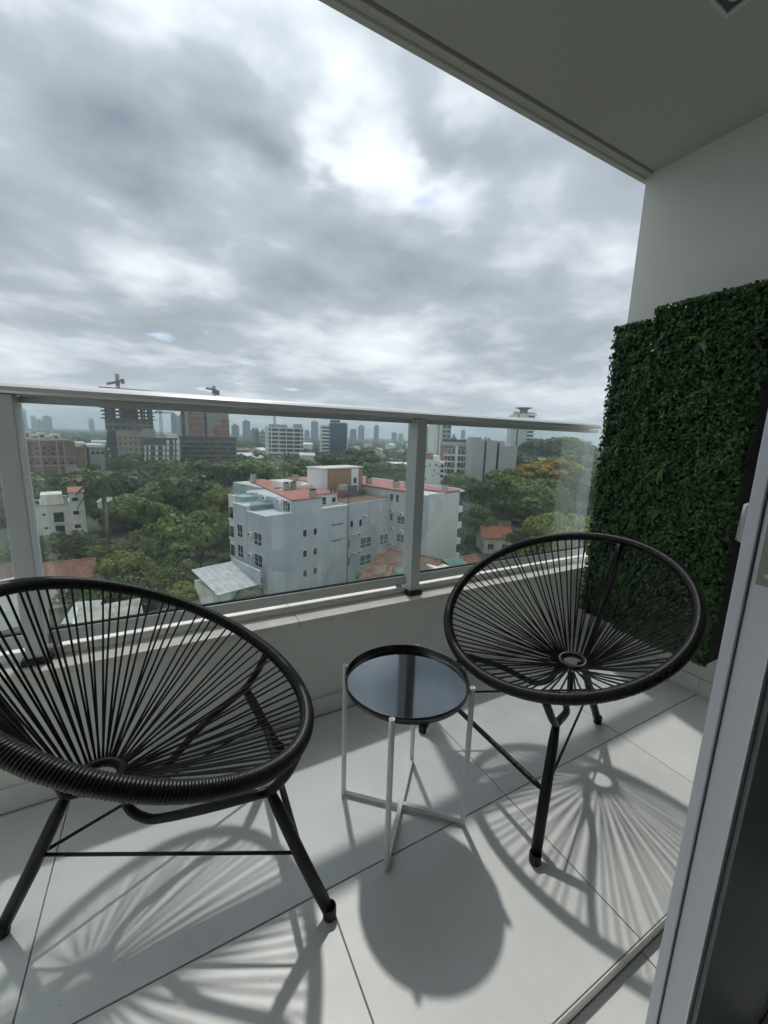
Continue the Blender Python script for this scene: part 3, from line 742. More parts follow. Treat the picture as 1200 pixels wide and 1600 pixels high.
# ------------------------------------------------------------------ grey-blue apartment block in the middle
f = Fr(415, 55.0, 71.0, py=808)
T = f.thing('apartment_block', 'grey-blue apartment block with red flat roofs and a brown brick stair tower', 'building')
f.clear(-4, 38, -9.5, 26)
ZR, ZT = 15.8, 14.0                             # red roof, terrace parapets (above the street)
W1, W2, W3 = 15.1, 26.5, 36.2
f.block('wall', 0, 4.3, 0, 5.0, 0, ZT, 'grey_blue')
f.block('wall', 4.302, 9.75, 0.002, 13.5, 0, ZR - .05, 'grey_blue')
f.block('wall', 8.6, 9.75, 13.502, 26, 0, ZR - .06, 'grey_blue')
f.block('wall', 9.752, W1, 0, 2.6, 0, ZT, 'grey_blue')
f.block('wall', 9.752, W1 - .05, 2.602, 26, 0, ZR - .05, 'grey_beige')
f.block('wall', W1 + .002, W2 + .1, 1.0, 8.5, 0, ZT + .1, 'grey_blue')
f.block('wall', W1 - .04, W2 + .1, 8.502, 26, 0, ZR - .06, 'grey_beige')
f.block('wall', W2 + .102, W3, -8.0, 26, 0, ZR - .15, 'grey_beige')
f.block('wall', W2 + .06, W2 + .101, -7.99, 8.4, 0, ZR - .2, 'grey_blue')
# parapet caps of the front terraces
for (a, b, c, d) in ((-.08, 4.3, -.08, .22), (-.08, .22, .222, 5.0), (9.9, W1 + .1, -.08, .2), (W1 - .15, W1 + .1, .202, 2.6)):
    f.block('parapet_cap', a, b, c, d, ZT + .002, ZT + .16, 'frame_white')
# red roofs, each sheet with an upstand
def roof(pts, z, name='roof'):
    r = MB().prism(pts, z, z + .16).build(name, M['red_roof'], T)
    return r
R1 = roof([(4.25, -.12), (9.9, -.12), (9.9, 2.5), (15.3, 2.5), (15.3, 9.5), (9.0, 9.5), (9.0, 13), (15.3, 13), (15.3, 26.2), (11.9, 26.2)], ZR)
R2 = roof([(20.5, 8.6), (W2 - .2, 8.6), (W2 - .2, -2.5), (31.5, -2.5), (31.5, -8.1), (W3 + .1, -8.1), (W3 + .1, 26.2), (20.5, 26.2)], ZR)
f.block('parapet_cap', W3 - .1, W3 + .25, -8.1, 26, ZR + .161, ZR + .4, 'frame_white')
f.block('light_well_wall', 9.05, 15.2, 9.5, 9.7, ZR + .16, ZR + .75, 'cream_wall', R1)
f.block('light_well_wall', 9.05, 15.2, 12.8, 13.0, ZR + .16, ZR + 1.0, 'cream_wall', R1)
f.block('skylight', 21.4, 25.2, 11.5, 14.5, ZR + .161, ZR + .5, 'frame_white', R2)
f.block('terrace_parapet', W2 + .15, 31.4, -7.98, -7.7, ZR - .145, ZR + .05, 'grey_beige')
# the terrace recess in the right wing: back wall cream with two small windows
for k, (px, py) in enumerate(((671, 780), (679, 779))):
    pass
# steps of the left flank
f.block('wing', -.1, 4.2, 5.002, 9.0, 0, ZT + .7, 'grey_blue')
f.block('wing', 1.4, 6.3, 9.002, 13.4, 0, ZT + 1.3, 'white_wall')
for (a, t0, t1, zb) in ((-.18, 5.0, 8.99, ZT + .7), (1.32, 9.0, 13.4, ZT + 1.3)):
    f.block('parapet_cap', a, a + .25, t0 + .01, t1, zb + .002, zb + .16, 'frame_white')
    f.block('parapet_cap', a + .252, a + 3.6, t0 + .01, t0 + .24, zb + .003, zb + .15, 'frame_white')
for (s0, s1, t, z) in ((.4, 4.1, 4.8, ZT), (.2, 4.0, 8.8, ZT + .7), (1.7, 4.6, 13.2, ZT + 1.3)):
    MB().box(s0, s1, t, t + .03, z + .17, z + 1.4).build('privacy_screen', M['screen_glass'], T)
# recessed balconies of the white wing, open to the left
for k in range(4):
    z0 = 2.4 + k * 3.1
    f.block('balcony_opening', 1.34, 1.395, 9.9, 13.1, z0, z0 + 1.75, 'window_grey')
    f.block('balcony_beam', 1.18, 1.397, 9.7, 13.3, z0 - .45, z0 - .05, 'cream_wall')
    f.block('balcony_rail', 1.22, 1.26, 9.9, 13.1, z0 + .0, z0 + .85, 'screen_glass')
# glazed corner windows on the narrow left face
for k in range(4):
    z0 = 10.0 - k * 3.15 - .5
    if z0 < 0: continue
    window(T, (0.0, 2.1, z0), 2.2, 1.9, -math.pi / 2, 'window_grey', cross=True)
    air_con(T, (0.0, 3.9, z0 + 1.1), -math.pi / 2)
    window(T, (-.1, 7.0, z0 + .3), 1.6, 2.0, -math.pi / 2, 'window_dark', cross=True)
for k in range(4):                              # windows on the front of the stepped wings
    z0 = 9.4 - k * 3.15
    window(T, (.65, 9.0, z0), 1.0, 1.7, 0, 'window_dark', cross=True)
# small windows in the big front wall, two columns
for k in range(4):
    for s_ in (6.49, 8.42):
        window(T, (s_, 0.0, 10.1 - k * 3.15), .78, 1.15, 0, 'window_dark' if k < 2 else 'window_grey')
for z0 in (11.05, 8.45):
    f.block('vent_slot', 11.7, 14.1, -.02, -.002, z0, z0 + .22, 'concrete_dark')
# windows + air conditioners of the recessed middle wall (t = 1)
for s_, z0, w_, h_, pn in ((16.95, 9.9, .75, 1.25, 'window_dark'), (19.05, 9.8, .75, 1.3, 'window_dark'), (22.2, 9.8, .9, 1.35, 'grey_beige')):
    window(T, (s_, 1.0, z0), w_, h_, 0, pn)
for s_, z0, pn in ((20.5, 5.7, 'window_curtain'), (25.2, 5.5, 'window_curtain'), (20.5, 2.5, 'screen_glass'), (25.2, 2.3, 'window_dark'), (20.5, -.3, 'window_dark'), (25.2, -.3, 'window_dark')):
    if z0 > 0: window(T, (s_, 1.0, z0), 2.9 if s_ < 22 else 2.5, 2.0, 0, pn, cross=True, fw=.1)
for s_, z0 in ((17.4, 8.15), (18.75, 8.2), (17.4, 4.9), (18.8, 4.95), (20.0, 11.15)):
    air_con(T, (s_, 1.0, z0))
for s_ in (16.5, 16.5):
    pass
for z0 in (6.5, 3.4):
    f.block('drain_pipe', 16.35, 16.5, .86, .995, z0, z0 + 1.3, 'concrete_dark')
# return wall of the right wing, facing left (s = W2)
for t_, z0 in ((.2, 11.6), (-2.2, 11.3), (-.1, 8.3), (-2.3, 8.0), (.1, 5.2)):
    air_con(T, (W2 + .06, t_, z0), -math.pi / 2)
for t_, z0, w_ in ((.4, 9.9, .8), (-2.0, 9.7, 2.0), (.5, 13.6, .9), (-.9, 13.6, .9), (-2.0, 6.3, 2.0), (-2.0, 3.1, 2.0)):
    window(T, (W2 + .06, t_, z0), w_, 1.45, -math.pi / 2, 'window_grey', cross=w_ > 1.5)
# balconies at the right end of the right wing
for k in range(4):
    z0 = 12.35 - k * 3.17 - .9
    b_ = f.block('balcony', W3 + .002, W3 + 2.1, -7.6, -2.5, z0, z0 + .22, 'frame_white')
    MB().box(W3 + 1.98, W3 + 2.1, -7.6, -2.5, z0 + .222, z0 + 1.15).build('balcony_front', M['white_wall'], b_)
    MB().box(W3 + .01, W3 + 1.978, -7.6, -7.48, z0 + .222, z0 + 1.15).build('balcony_side', M['white_wall'], b_)
f.block('roof_canopy', W3 + .02, W3 + 1.9, -7.9, -2.0, ZR - .3, ZR - .05, 'frame_white')
# brick stair tower with white corner strips
tw0, tz0 = f.sz(516, 770, 8.0); tw1, tz1 = f.sz(552, 735, 8.0)
f.block('stair_tower', 17.6, 26.2, 8.0, 12.6, ZT, 19.25, 'brown_brick')
f.block('tower_strip', 16.2, 17.595, 8.2, 12.4, ZT, 19.3, 'frame_white')
f.block('tower_strip', 23.2, 25.0, 7.93, 7.995, ZT, 19.2, 'frame_white')
f.block('tower_cap', 16.1, 26.35, 7.85, 12.7, 19.302, 19.5, 'cream_wall')
window(T, (24.1, 7.93, 16.3), 1.0, 1.2, 0, 'window_grey')
window(T, (16.9, 8.2, 16.0), .7, 2.4, 0, 'white_wall')
# terrace behind the middle parapet: terracotta balusters
f.block('terrace_deck', W1 + .1, W2, 1.3, 8.0, ZT + .102, ZT + .16, 'old_terracotta')
for k in range(9):
    MB().lathe([(.22, 0), (.26, .4), (.12, .8), (.18, 1.0)], 8).build('baluster', M['old_terracotta'], T, loc=(21.2 + k * .58, 6.8, ZT + .16))
f.block('roof_wall', 21, W2, 8.3, 8.5, ZT + .1, ZR + .1, 'cream_wall')
# chimneys and pipes
for (s_, t_, w_, h_) in ((8.2, .5, .9, 1.0), (9.2, 9.0, .8, 1.2), (10.6, 9.0, .8, 1.2), (10.5, 22, .9, 1.6), (17.0, 17.5, .9, 1.6), (28.2, 1.0, 1.0, 1.2), (29.6, -.8, 1.1, 1.1), (32.4, -7.2, 1.0, 1.1), (27.9, 8, 1.0, 1.2)):
    c_ = f.block('chimney', s_, s_ + w_, t_, t_ + w_ * .8, ZR + .15, ZR + .15 + h_, 'concrete', R1 if s_ < 20 else R2)
    MB().box(s_ - .1, s_ + w_ + .1, t_ - .1, t_ + w_ * .8 + .1, ZR + .15 + h_ + .15, ZR + .3 + h_).box(s_ + .1, s_ + w_ - .1, t_ + .1, t_ + w_ * .8 - .1, ZR + .16 + h_, ZR + .149 + h_ + .15).build('chimney_cap', M['concrete_dark'], c_)
for (s_, t_, h_) in ((14.2, 3.2, 2.3), (15.0, 3.2, 2.1), (24.0, 9.2, 2.4), (25.4, 9.2, 2.2)):
    MB().tube([(s_, t_, ZR + .1), (s_, t_, ZR + h_)], .17, n=10).build('vent_pipe', M['old_terracotta'], T, smooth=True)
# top floor behind the front terraces
window(T, (11.9, 2.6, ZT + .1), 1.6, 1.3, 0, 'window_dark', cross=True)
window(T, (14.3, 2.6, ZT + .3), .9, .9, 0, 'window_dark')
air_con(T, (11.0, 2.6, ZT + .95))
window(T, (4.3, 1.6, ZT + .1), 1.3, 1.6, -math.pi / 2, 'window_grey', cross=True)
window(T, (4.3, .7, ZT + .1), .6, 1.4, -math.pi / 2, 'window_dark')
for t_ in (3.0, 7.0, 12.0): air_con(T, (4.3, t_, ZT + 1.1), -math.pi / 2)
# service mast beside the front wall
ms_ = empty('service_mast', (*(f.o + f.u * 15.5 + f.v * .35)[:2], GZ), label='grey steel service mast rising along the grey-blue apartment block', cat='mast')
MB().tube([(0, 0, 0), (0, 0, 17.2)], [.11, .09], n=10).build('pole', M['concrete_dark'], ms_)
MB().box(-.5, .5, -.5, .5, 15.9, 16.1).build('platform', M['concrete_dark'], ms_)
MB().box(-1.5, -.3, -.4, .4, 16.6, 17.4).build('hood', M['concrete'], ms_)
MB().box(.1, 1.6, -.06, .06, 15.6, 17.3).build('panel', M['window_grey'], ms_)

# ------------------------------------------------------------------ house roofs with real tile courses
def gable(par, x0, x1, y0, y1, ze, zr, mt, over=.4, axis='x', courses=10):
    """gable roof: ridge along local x, stepped courses of tiles on both slopes; each slope is one part"""
    ym = (y0 + y1) / 2
    for sg in (-1, 1):
        ye = (y0 - over) if sg < 0 else (y1 + over)
        mb = MB()
        for k in range(courses):
            a, b = k / courses, (k + 1) / courses
            ya, yb = ye + (ym - ye) * a, ye + (ym - ye) * b
            za, zb = ze + (zr - ze) * a, ze + (zr - ze) * b
            up = 1.2 / courses
            vs = [(x0 - over, ya, za), (x1 + over, ya, za), (x1 + over, yb, zb), (x0 - over, yb, zb), (x0 - over, ya, za + up * 2), (x1 + over, ya, za + up * 2), (x1 + over, yb, zb + up * .6), (x0 - over, yb, zb + up * .6)]
            mb.add(vs, [(0, 3, 2, 1), (4, 5, 6, 7), (0, 1, 5, 4), (1, 2, 6, 5), (2, 3, 7, 6), (3, 0, 4, 7)])
        r = mb.build('roof_slope', M[mt], par)
        r['kind'] = 'stuff'
    MB().tube([(x0 - over, ym, zr + .08), (x1 + over, ym, zr + .08)], .14, n=8).build('ridge', M[mt], par)
def house(name, px, py, depth, w, d, he, hr, head, roofm, wallm, label, group=None, win=2, courses=26, gz=None):
    fr = Fr(px, depth, head, py)
    t = fr.thing(name, label, 'house', group)
    fr.clear(-w / 2 - 1, w / 2 + 1, -d / 2 - 1, d / 2 + 1)
    mb = MB().box(-w / 2, w / 2, -d / 2, d / 2, 0, he)
    mb.add([(-w / 2 + .01, -d / 2 + .05, he), (-w / 2 + .01, d / 2 - .05, he), (-w / 2 + .01, 0, hr - .05), (w / 2 - .01, -d / 2 + .05, he), (w / 2 - .01, d / 2 - .05, he), (w / 2 - .01, 0, hr - .05)], [(0, 2, 1), (3, 4, 5)])
    mb.build('wall', M[wallm], t)
    gable(t, -w / 2, w / 2, -d / 2, d / 2, he + .01, hr, roofm, courses=courses)
    for k in range(win):
        window(t, (-w / 2 + (k + .5) * w / win, -d / 2, 1.0), 1.4, 1.3, 0, 'window_dark', cross=True)
        window(t, (w / 2, -d / 2 + (k + .5) * d / win, 1.0), 1.2, 1.3, math.pi / 2, 'window_dark')
    return fr, t
house('tile_roof_house', 92, 892, 60, 8.5, 9.0, 3.6, 5.4, 88, 'terracotta', 'white_wall', 'low house with weathered terracotta roof in front of the cream flats')
house('tile_roof_house', 0, 893, 58, 7.0, 8.0, 3.6, 5.3, 60, 'old_terracotta', 'white_wall', 'low house with brownish tile roof beside the left balustrade post')
house('tile_roof_house', 770, 862, 95, 6.5, 7.0, 3.6, 5.6, 118, 'terracotta_orange', 'cream_wall', 'small house with bright orange tile roof among the trees right of the grey-blue block')
house('tile_roof_house', 777, 820, 116, 6.0, 7.0, 3.6, 5.2, 122, 'old_terracotta', 'cream_wall', 'small house with dull brown roof half hidden by trees')
house('tile_roof_house', 712, 897, 60, 7.5, 6.0, 6.2, 7.9, 84, 'terracotta', 'cream_wall', 'old house with orange tile roof at the foot of the grey-blue block')
hf, ht = house('patched_roof_house', 640, 905, 53, 8.0, 11.0, 7.4, 10.4, 150, 'old_terracotta', 'cream_wall', 'old house with brown tile roof patched with green sheeting under the grey-blue block')
for a in ((770, 95, 4, 40), (777, 116, 4, 20), (712, 60, 5, 20), (640, 53, 7, 12), (90, 87, 8, 14), (163, 92, 1.5, 25)): corridor(*a)
# green sheeting lean-to in front of it
lt = Fr(690, 50, 88, py=905); t = lt.thing('green_shed_roof', 'sloping roof of faded green sheeting in front of the patched tile roof', 'roof')
lt.clear(-7, 7, -4, 4)
for k in range(9):
    a, b = -5.5 + k * 1.2, -5.5 + (k + 1) * 1.2 - .03
    zf = rnd.uniform(-.04, .04) + 4.7
    MB().add([(a, -3.2, 2.8 + zf), (b, -3.2, 2.8 + zf), (b, 2.6, 4.8 + zf), (a, 2.6, 4.8 + zf), (a, -3.2, 2.86 + zf), (b, -3.2, 2.86 + zf), (b, 2.6, 4.86 + zf), (a, 2.6, 4.86 + zf)], [(0, 3, 2, 1), (4, 5, 6, 7), (0, 1, 5, 4), (1, 2, 6, 5), (2, 3, 7, 6), (3, 0, 4, 7)]).build('roof_sheet', M['green_tarp'], t)
for (a, b) in ((-5.3, -2.9), (5.0, -2.9), (-5.3, 2.4), (5.0, 2.4)):
    MB().box(a, a + .2, b, b + .2, 0, 7.4 if b < 0 else 9.1).build('post', M['concrete'], t)
MB().box(-1.6, .6, -.6, 1.2, 8.3, 9.9).build('vent_box', M['cream_wall'], t)
# flat-roofed white house, low
lf = Fr(170, 46.5, 84, py=950)
t = lf.thing('flat_roof_house', 'low white house with pale flat roof beside the yard', 'house')
lf.clear(-5, 5, -2, 7)
lf.block('wall', -3.3, 3.2, 0, 5.2, 0, 3.2, 'white_wall')
lf.block('roof', -3.45, 3.35, -.15, 5.35, 3.201, 3.42, 'yard')
lf.block('side_strip', -3.45, -3.2, -.15, 5.35, 3.421, 3.6, 'frame_white')
window(t, (-1.5, 0, 1.0), 1.2, 1.2, 0, 'window_dark', cross=True); window(t, (1.6, 0, 1.0), 1.2, 1.2, 0, 'window_dark', cross=True)
# lean-to beside it
lf2 = Fr(117, 47.5, 100, py=945); t = lf2.thing('lean_to_shed', 'small shed with sloping weathered metal roof next to the flat white house', 'shed')
lf2.clear(-3, 3, -2, 5)
lf2.block('wall', -1.3, 1.3, 0, 4, 0, 2.4, 'concrete')
for k in range(4):
    a = -1.5 + k * .75
    MB().add([(a, -.3, 2.45), (a + .72, -.3, 2.45), (a + .72, 4.3, 3.3), (a, 4.3, 3.3), (a, -.3, 2.5), (a + .72, -.3, 2.5), (a + .72, 4.3, 3.35), (a, 4.3, 3.35)], [(0, 3, 2, 1), (4, 5, 6, 7), (0, 1, 5, 4), (1, 2, 6, 5), (2, 3, 7, 6), (3, 0, 4, 7)]).build('roof_sheet', M['metal_roof'], t)
# white gabled house at the left edge
wf = Fr(12, 50, 66, py=925); t = wf.thing('white_house', 'white rendered house with low gable left of the yard', 'house')
wf.clear(-6, 4, -2, 8)
wf.block('wall', -4, 2.2, 0, 6, 0, 4.6, 'white_wall')
wf.block('roof', -4.2, 2.4, -.25, 6.2, 4.601, 4.8, 'metal_roof')
for k in range(2): air_con(t, (1.2 - k * 1.9, 0, 2.2))
window(t, (-1.9, 0, 1.2), 1.4, 1.3, 0, 'window_dark', cross=True)
# yard, lawn, street, boundary walls
yp = at(95, 965, 45.0)
yd = MB().box(-11, 8, -9, 7, 0, .05).build('yard', M['yard'], loc=(yp[0], yp[1], GZ + .004)); setp(yd, 'pale concrete yard between the low houses', kind='structure')
for k, (x, y, w, d) in enumerate(((-9, -8, 6, 3.5), (0.5, -8.5, 7, 3.0))):
    lw_ = MB().box(x, x + w, y, y + d, .055, .09).build('lawn', M['lawn'], loc=(yp[0], yp[1], GZ)); setp(lw_, 'strip of short dry lawn in the yard', kind='structure')
AVOID.append((np.array([yp[0], yp[1], 0]), np.array([1., 0, 0]), np.array([0, 1., 0]), -11, 8, -9, 7))
wt = empty('water_tank', (*at(35, 985, 44)[:2], GZ), label='grey cylindrical water tank standing in the yard', cat='water tank')
MB().lathe([(.0001, .05), (1.0, .05), (1.05, .2), (1.05, 2.0), (.9, 2.25), (.35, 2.4), (.0001, 2.4)], 24).build('tank', M['concrete'], wt, smooth=True)
MB().lathe([(.32, 2.38), (.34, 2.5), (.0001, 2.55)], 16).build('lid', M['concrete_dark'], wt, smooth=True)
for (p0, p1, h, lab) in (((215, 925, 60), (330, 940, 52), 2.0, 'long grey garden wall below the big round tree'), ((205, 960, 50), (330, 952, 47), 2.2, 'low concrete boundary wall in front of the garden shrubs')):
    a, b = at(*p0), at(*p1); d = b - a; L_ = math.hypot(d[0], d[1]); ang = math.atan2(d[1], d[0])
    bw = empty('boundary_wall', (a[0], a[1], GZ), ang, lab, 'wall')
    n = int(L_ / 3)
    for k in range(n):
        MB().box(k * L_ / n + .02, (k + 1) * L_ / n - .02, -.1, .1, 0, h).build('wall_panel', M['concrete'], bw)
    MB().box(0, L_, -.16, .16, h + .001, h + .12).build('coping', M['concrete'], bw)
# shed with white metal roof beside the grey-blue block
sf = Fr(368, 50.5, 71, py=905); t = sf.thing('metal_roof_house', 'house with pale sloping metal roof against the left flank of the grey-blue block', 'house')
sf.clear(-5, 4, -1, 9)
sf.block('wall', -2.2, 3.0, 0, 7.0, 0, 5.6, 'grey_blue')
sf.block('side_wall', -2.26, -2.202, .2, 7.0, 0, 5.6, 'cream_wall')
for k in range(7):
    a = -2.5 + k * .86
    MB().add([(a, -.3, 5.65), (a + .83, -.3, 5.65), (a + .83, 7.2, 7.0), (a, 7.2, 7.0), (a, -.3, 5.75), (a + .83, -.3, 5.75), (a + .83, 7.2, 7.1), (a, 7.2, 7.1)], [(0, 3, 2, 1), (4, 5, 6, 7), (0, 1, 5, 4), (1, 2, 6, 5), (2, 3, 7, 6), (3, 0, 4, 7)]).build('roof_sheet', M['metal_roof'], t)
sf.block('gable_wall', 3.2, 3.45, -.2, 7.1, 0, 7.5, 'grey_blue')

# ------------------------------------------------------------------ cream block of flats at the left
f = Fr(50, 87, 80, py=800); T = f.thing('flats', 'stained cream three-storey flats with dark balcony doors', 'building')
s1, _ = f.sz(110, 800); s2, _ = f.sz(133, 800)
z_main = f.sz(80, 790)[1]; z_low = f.sz(80, 777)[1]; z_tow = f.sz(120, 768)[1]
f.clear(-4, s2 + 1, -16, 14)
f.block('wall', -3, s1, 0, 11, 0, z_main, 'cream_wall')
f.block('stair_tower', s1 + .002, s2, -.8, 5, 0, z_tow - .2, 'cream_wall')
MB().add([(s1 - .15, -1.0, z_tow - .19), (s2 + .2, -1.0, z_tow - .19), (s2 + .2, 5.2, z_tow + .35), (s1 - .15, 5.2, z_tow + .35), (s1 - .15, -1.0, z_tow - .05), (s2 + .2, -1.0, z_tow - .05), (s2 + .2, 5.2, z_tow + .5), (s1 - .15, 5.2, z_tow + .5)], [(0, 3, 2, 1), (4, 5, 6, 7), (0, 1, 5, 4), (1, 2, 6, 5), (2, 3, 7, 6), (3, 0, 4, 7)]).build('tower_roof', M['terracotta_orange'], T)
f.block('cornice', -3.1, s1 - .01, -.12, .2, z_main + .001, z_main + .25, 'concrete')
f.block('penthouse', f.sz(62, 780)[0], f.sz(97, 780)[0], 2.2, 8, z_main + .002, z_low + .3, 'cream_wall')
f.block('planter', f.sz(50, 783)[0], f.sz(61, 783)[0], .5, 2, z_main + .26, z_main + 1.2, 'concrete_dark')
f.block('water_box', f.sz(98, 780)[0], f.sz(106, 780)[0], .6, 2.2, z_main + .26, z_main + 1.9, 'concrete')
for (px, py) in ((117.5, 783), (119.5, 804), (122, 825)):
    s_, z_ = f.sz(px, py, -.8); window(T, (s_, -.8, z_), 1.1, .85, 0, 'window_dark', 'concrete_dark')
for (x0, x1, y0, y1) in ((83, 101, 801, 815), (86, 103, 822, 836)):
    a, z1 = f.sz(x0, y0); b, z0 = f.sz(x1, y1)
    w_ = window(T, ((a + b) / 2, 0, z0), b - a, z1 - z0, 0, 'window_dark', 'concrete_dark', cross=True)
    f.block('balcony_slab', a - .15, b + .15, -.7, -.062, z0 - .25, z0 - .1, 'cream_wall')
    for k in range(7):
        MB().tube([(a + (b - a) * k / 6, -.66, z0 - .1), (a + (b - a) * k / 6, -.66, z0 + .8)], .02, n=5).build('rail_bar', M['crane_paint'], T)
    f.block('rail_top', a - .1, b + .1, -.69, -.63, z0 + .8, z0 + .85, 'crane_paint')
for (px, py) in ((69, 806), (72.5, 827)):
    s_, z_ = f.sz(px, py); window(T, (s_, 0, z_), .6, .5, 0, 'window_dark', 'concrete_dark')
a, z = f.sz(58, 842); f.block('yard_wall', -3, s2, -5, -4.8, 0, 2.2, 'concrete')

# ------------------------------------------------------------------ unfinished brick building
f = Fr(38, 140, 74, py=720); T = f.thing('brick_building', 'unfinished dark brick building with exposed concrete beams', 'building')
s1 = f.sz(119, 715)[0]; zt = f.sz(80, 687)[1]
f.clear(-6, s1 + 5, -2, 22)
f.block('wall', -5, s1, 0, 18, 0, zt, 'brick')
s2_ = f.sz(136, 720)[0]
f.block('wing', s1 + .01, s2_, 3, 18, 0, f.sz(128, 698)[1], 'brick_red')
for y in (688.5, 713.5, 727.5):
    z = f.sz(80, y)[1]; f.block('beam', -5, s1, -.08, -.002, z - .2, z + .2, 'concrete')
for px in (64, 90.5, 101.5):
    s_ = f.sz(px, 715)[0]; f.block('column', s_ - .22, s_ + .22, -.14, -.082, 0, zt, 'concrete')
for (px, py) in ((44, 702), (58, 702), (70, 702), (83, 702), (97, 702), (44, 711), (58, 711), (70, 711), (83, 711), (97, 711), (46, 725), (60, 725), (73, 725), (86, 725), (99, 725), (112, 725), (47, 740), (98, 733), (60, 740)):
    s_, z_ = f.sz(px, py); window(T, (s_, 0, z_), .95, .75, 0, 'window_dark', 'concrete_dark', fw=.05)
f.block('plaster_panel', f.sz(105, 735)[0], s1 - .3, -.1, -.003, 0, f.sz(110, 728)[1] - .2, 'concrete')
# cream blocks behind it
f = Fr(35, 178, 74, py=690); T = f.thing('cream_block', 'cream stepped apartment building behind the brick building', 'building')
for k, (x0, x1, y) in enumerate(((35, 50, 674), (50.2, 62, 679), (62.2, 72, 676), (72.2, 82, 681), (82.2, 95, 678))):
    a, b = f.sz(x0, 690)[0], f.sz(x1, 690)[0]; zt = f.sz(x0, y)[1]
    f.block('wall', a, b, (k % 2) * 1.5, 12, 0, zt, 'cream_wall')
    for j in range(2):
        window(T, ((a + b) / 2, (k % 2) * 1.5, zt - 2.3 - j * 3), 1.6, 1.5, 0, 'window_grey', cross=True)
f.clear(-2, 20, -1, 14)
f = Fr(140, 168, 76, py=710); T = f.thing('grey_block', 'low grey office with pale flat roof between brick building and concrete tower', 'building')
s1 = f.sz(163, 710)[0]; zt = f.sz(150, 699)[1]
f.clear(-8, s1 + 1, -1, 16)
f.block('wall', 0, s1, 0, 14, 0, zt, 'concrete')
f.block('roof_slab', -.6, s1 + .4, -.6, 14.4, zt + .002, zt + 1.2, 'white_wall')
f.block('annex', -6.5, -.65, 2, 14, 0, zt + .8, 'concrete'); f.block('annex_roof', -6.8, -.62, 1.6, 14.2, zt + .81, zt + 1.9, 'frame_white')
for k in range(3):
    window(T, (1.2 + k * s1 / 3, 0, zt - 3), 1.4, 1.4, 0, 'window_dark')

# ------------------------------------------------------------------ concrete tower under construction with crane
f = Fr(168, 230, 82, py=680); T = f.thing('tower_under_construction', 'unfinished concrete tower with open upper floors and jutting slabs', 'building')
s1 = f.sz(241, 680)[0]; ztop = f.sz(205, 608)[1]; zmid = f.sz(205, 654)[1]; zlow = f.sz(205, 674)[1]
TD = 20.0
f.clear(-3, s1 + 3, -2, TD + 2)
nfl = 8; fh = (ztop - zmid) / nfl
for k in range(nfl + 1):
    z = zmid + k * fh; j = rnd.uniform(0, 1.4)
    f.block('floor_slab', -1.0 - j, s1 + .6 + rnd.uniform(0, 1.3), -.9, TD, z - .32, z, 'concrete_dark')
    if k < nfl:
        for i in range(7):
            for t_ in (0, TD * .5, TD - 1):
                s_ = .3 + i * (s1 - 1.2) / 6
                MB().box(s_, s_ + .8, t_, t_ + .8, z + .001, z + fh - .321).build('column', M['concrete_dark'], T)
        f.block('core_wall', s1 * .36, s1 * .62, 4, TD - 3, z + .001, z + fh - .321, 'concrete_dark')
        for (a, b) in ((.02, .14), (.30, .35), (.64, .68), (.9, .98)):
            f.block('side_infill', s1 * a, s1 * b, .3, .6, z + .001, z + fh - .321, 'concrete_dark')
        MB().box(-.9, s1 + .5, -.85, -.8, z + 1.0, z + 1.1).build('safety_rail', M['scaffold'], T)
f.block('wall', 0, s1, .2, TD, zlow + .002, zmid - .325, 'scaffold')
for k in range(2):
    z = zlow + 1.2 + k * 3.4
    for i in range(7):
        window(T, (1.5 + i * (s1 - 3) / 6, .2, z), 1.8, 1.3, 0, 'window_dark', 'concrete_dark')
    f.block('band', -.6, s1 + .4, -.5, .198, z - 1.1, z - .8, 'concrete')
a, b = f.sz(183, 700)[0], f.sz(225, 700)[0]
f.block('lower_wall', a, b, -1.0, TD, 0, zlow, 'concrete_tan')
f.block('lower_wall', b + .01, s1 - 1.2, -.3, TD, 0, zlow, 'concrete')
for i in range(5):
    for k in range(6):
        window(T, (a + 1.8 + i * (b - a - 3.4) / 4, -1.0, 3.2 + k * 3.3), .9, 1.0, 0, 'window_dark', 'concrete_tan', fw=.05)
mb = MB().add([(-3.2, -1.6, 0), (a - .05, -1.6, 0), (a - .05, -1.6, zlow), (.3, -1.6, zlow), (-3.2, 8, 0), (.3, 8, zlow), (a - .05, 8, 0), (a - .05, 8, zlow)], [(0, 1, 2, 3), (0, 3, 5, 4), (1, 6, 7, 2), (3, 2, 7, 5)])
mb.build('safety_net', M['net_dark'], T)
for k in range(7):
    z = 2 + k * zlow / 7.5
    MB().tube([(-3.2 + 3.4 * z / zlow, -1.68, z), (a - .1, -1.68, z)], .07, n=5).build('scaffold_pole', M['concrete'], T)
for (px, py) in ((170, 702), (172, 712), (170, 722)):
    s_, z_ = f.sz(px, py, -1.6); f.block('net_gap', s_ - .5, s_ + .5, -1.66, -1.605, z_ - .5, z_ + .5, 'frame_white')

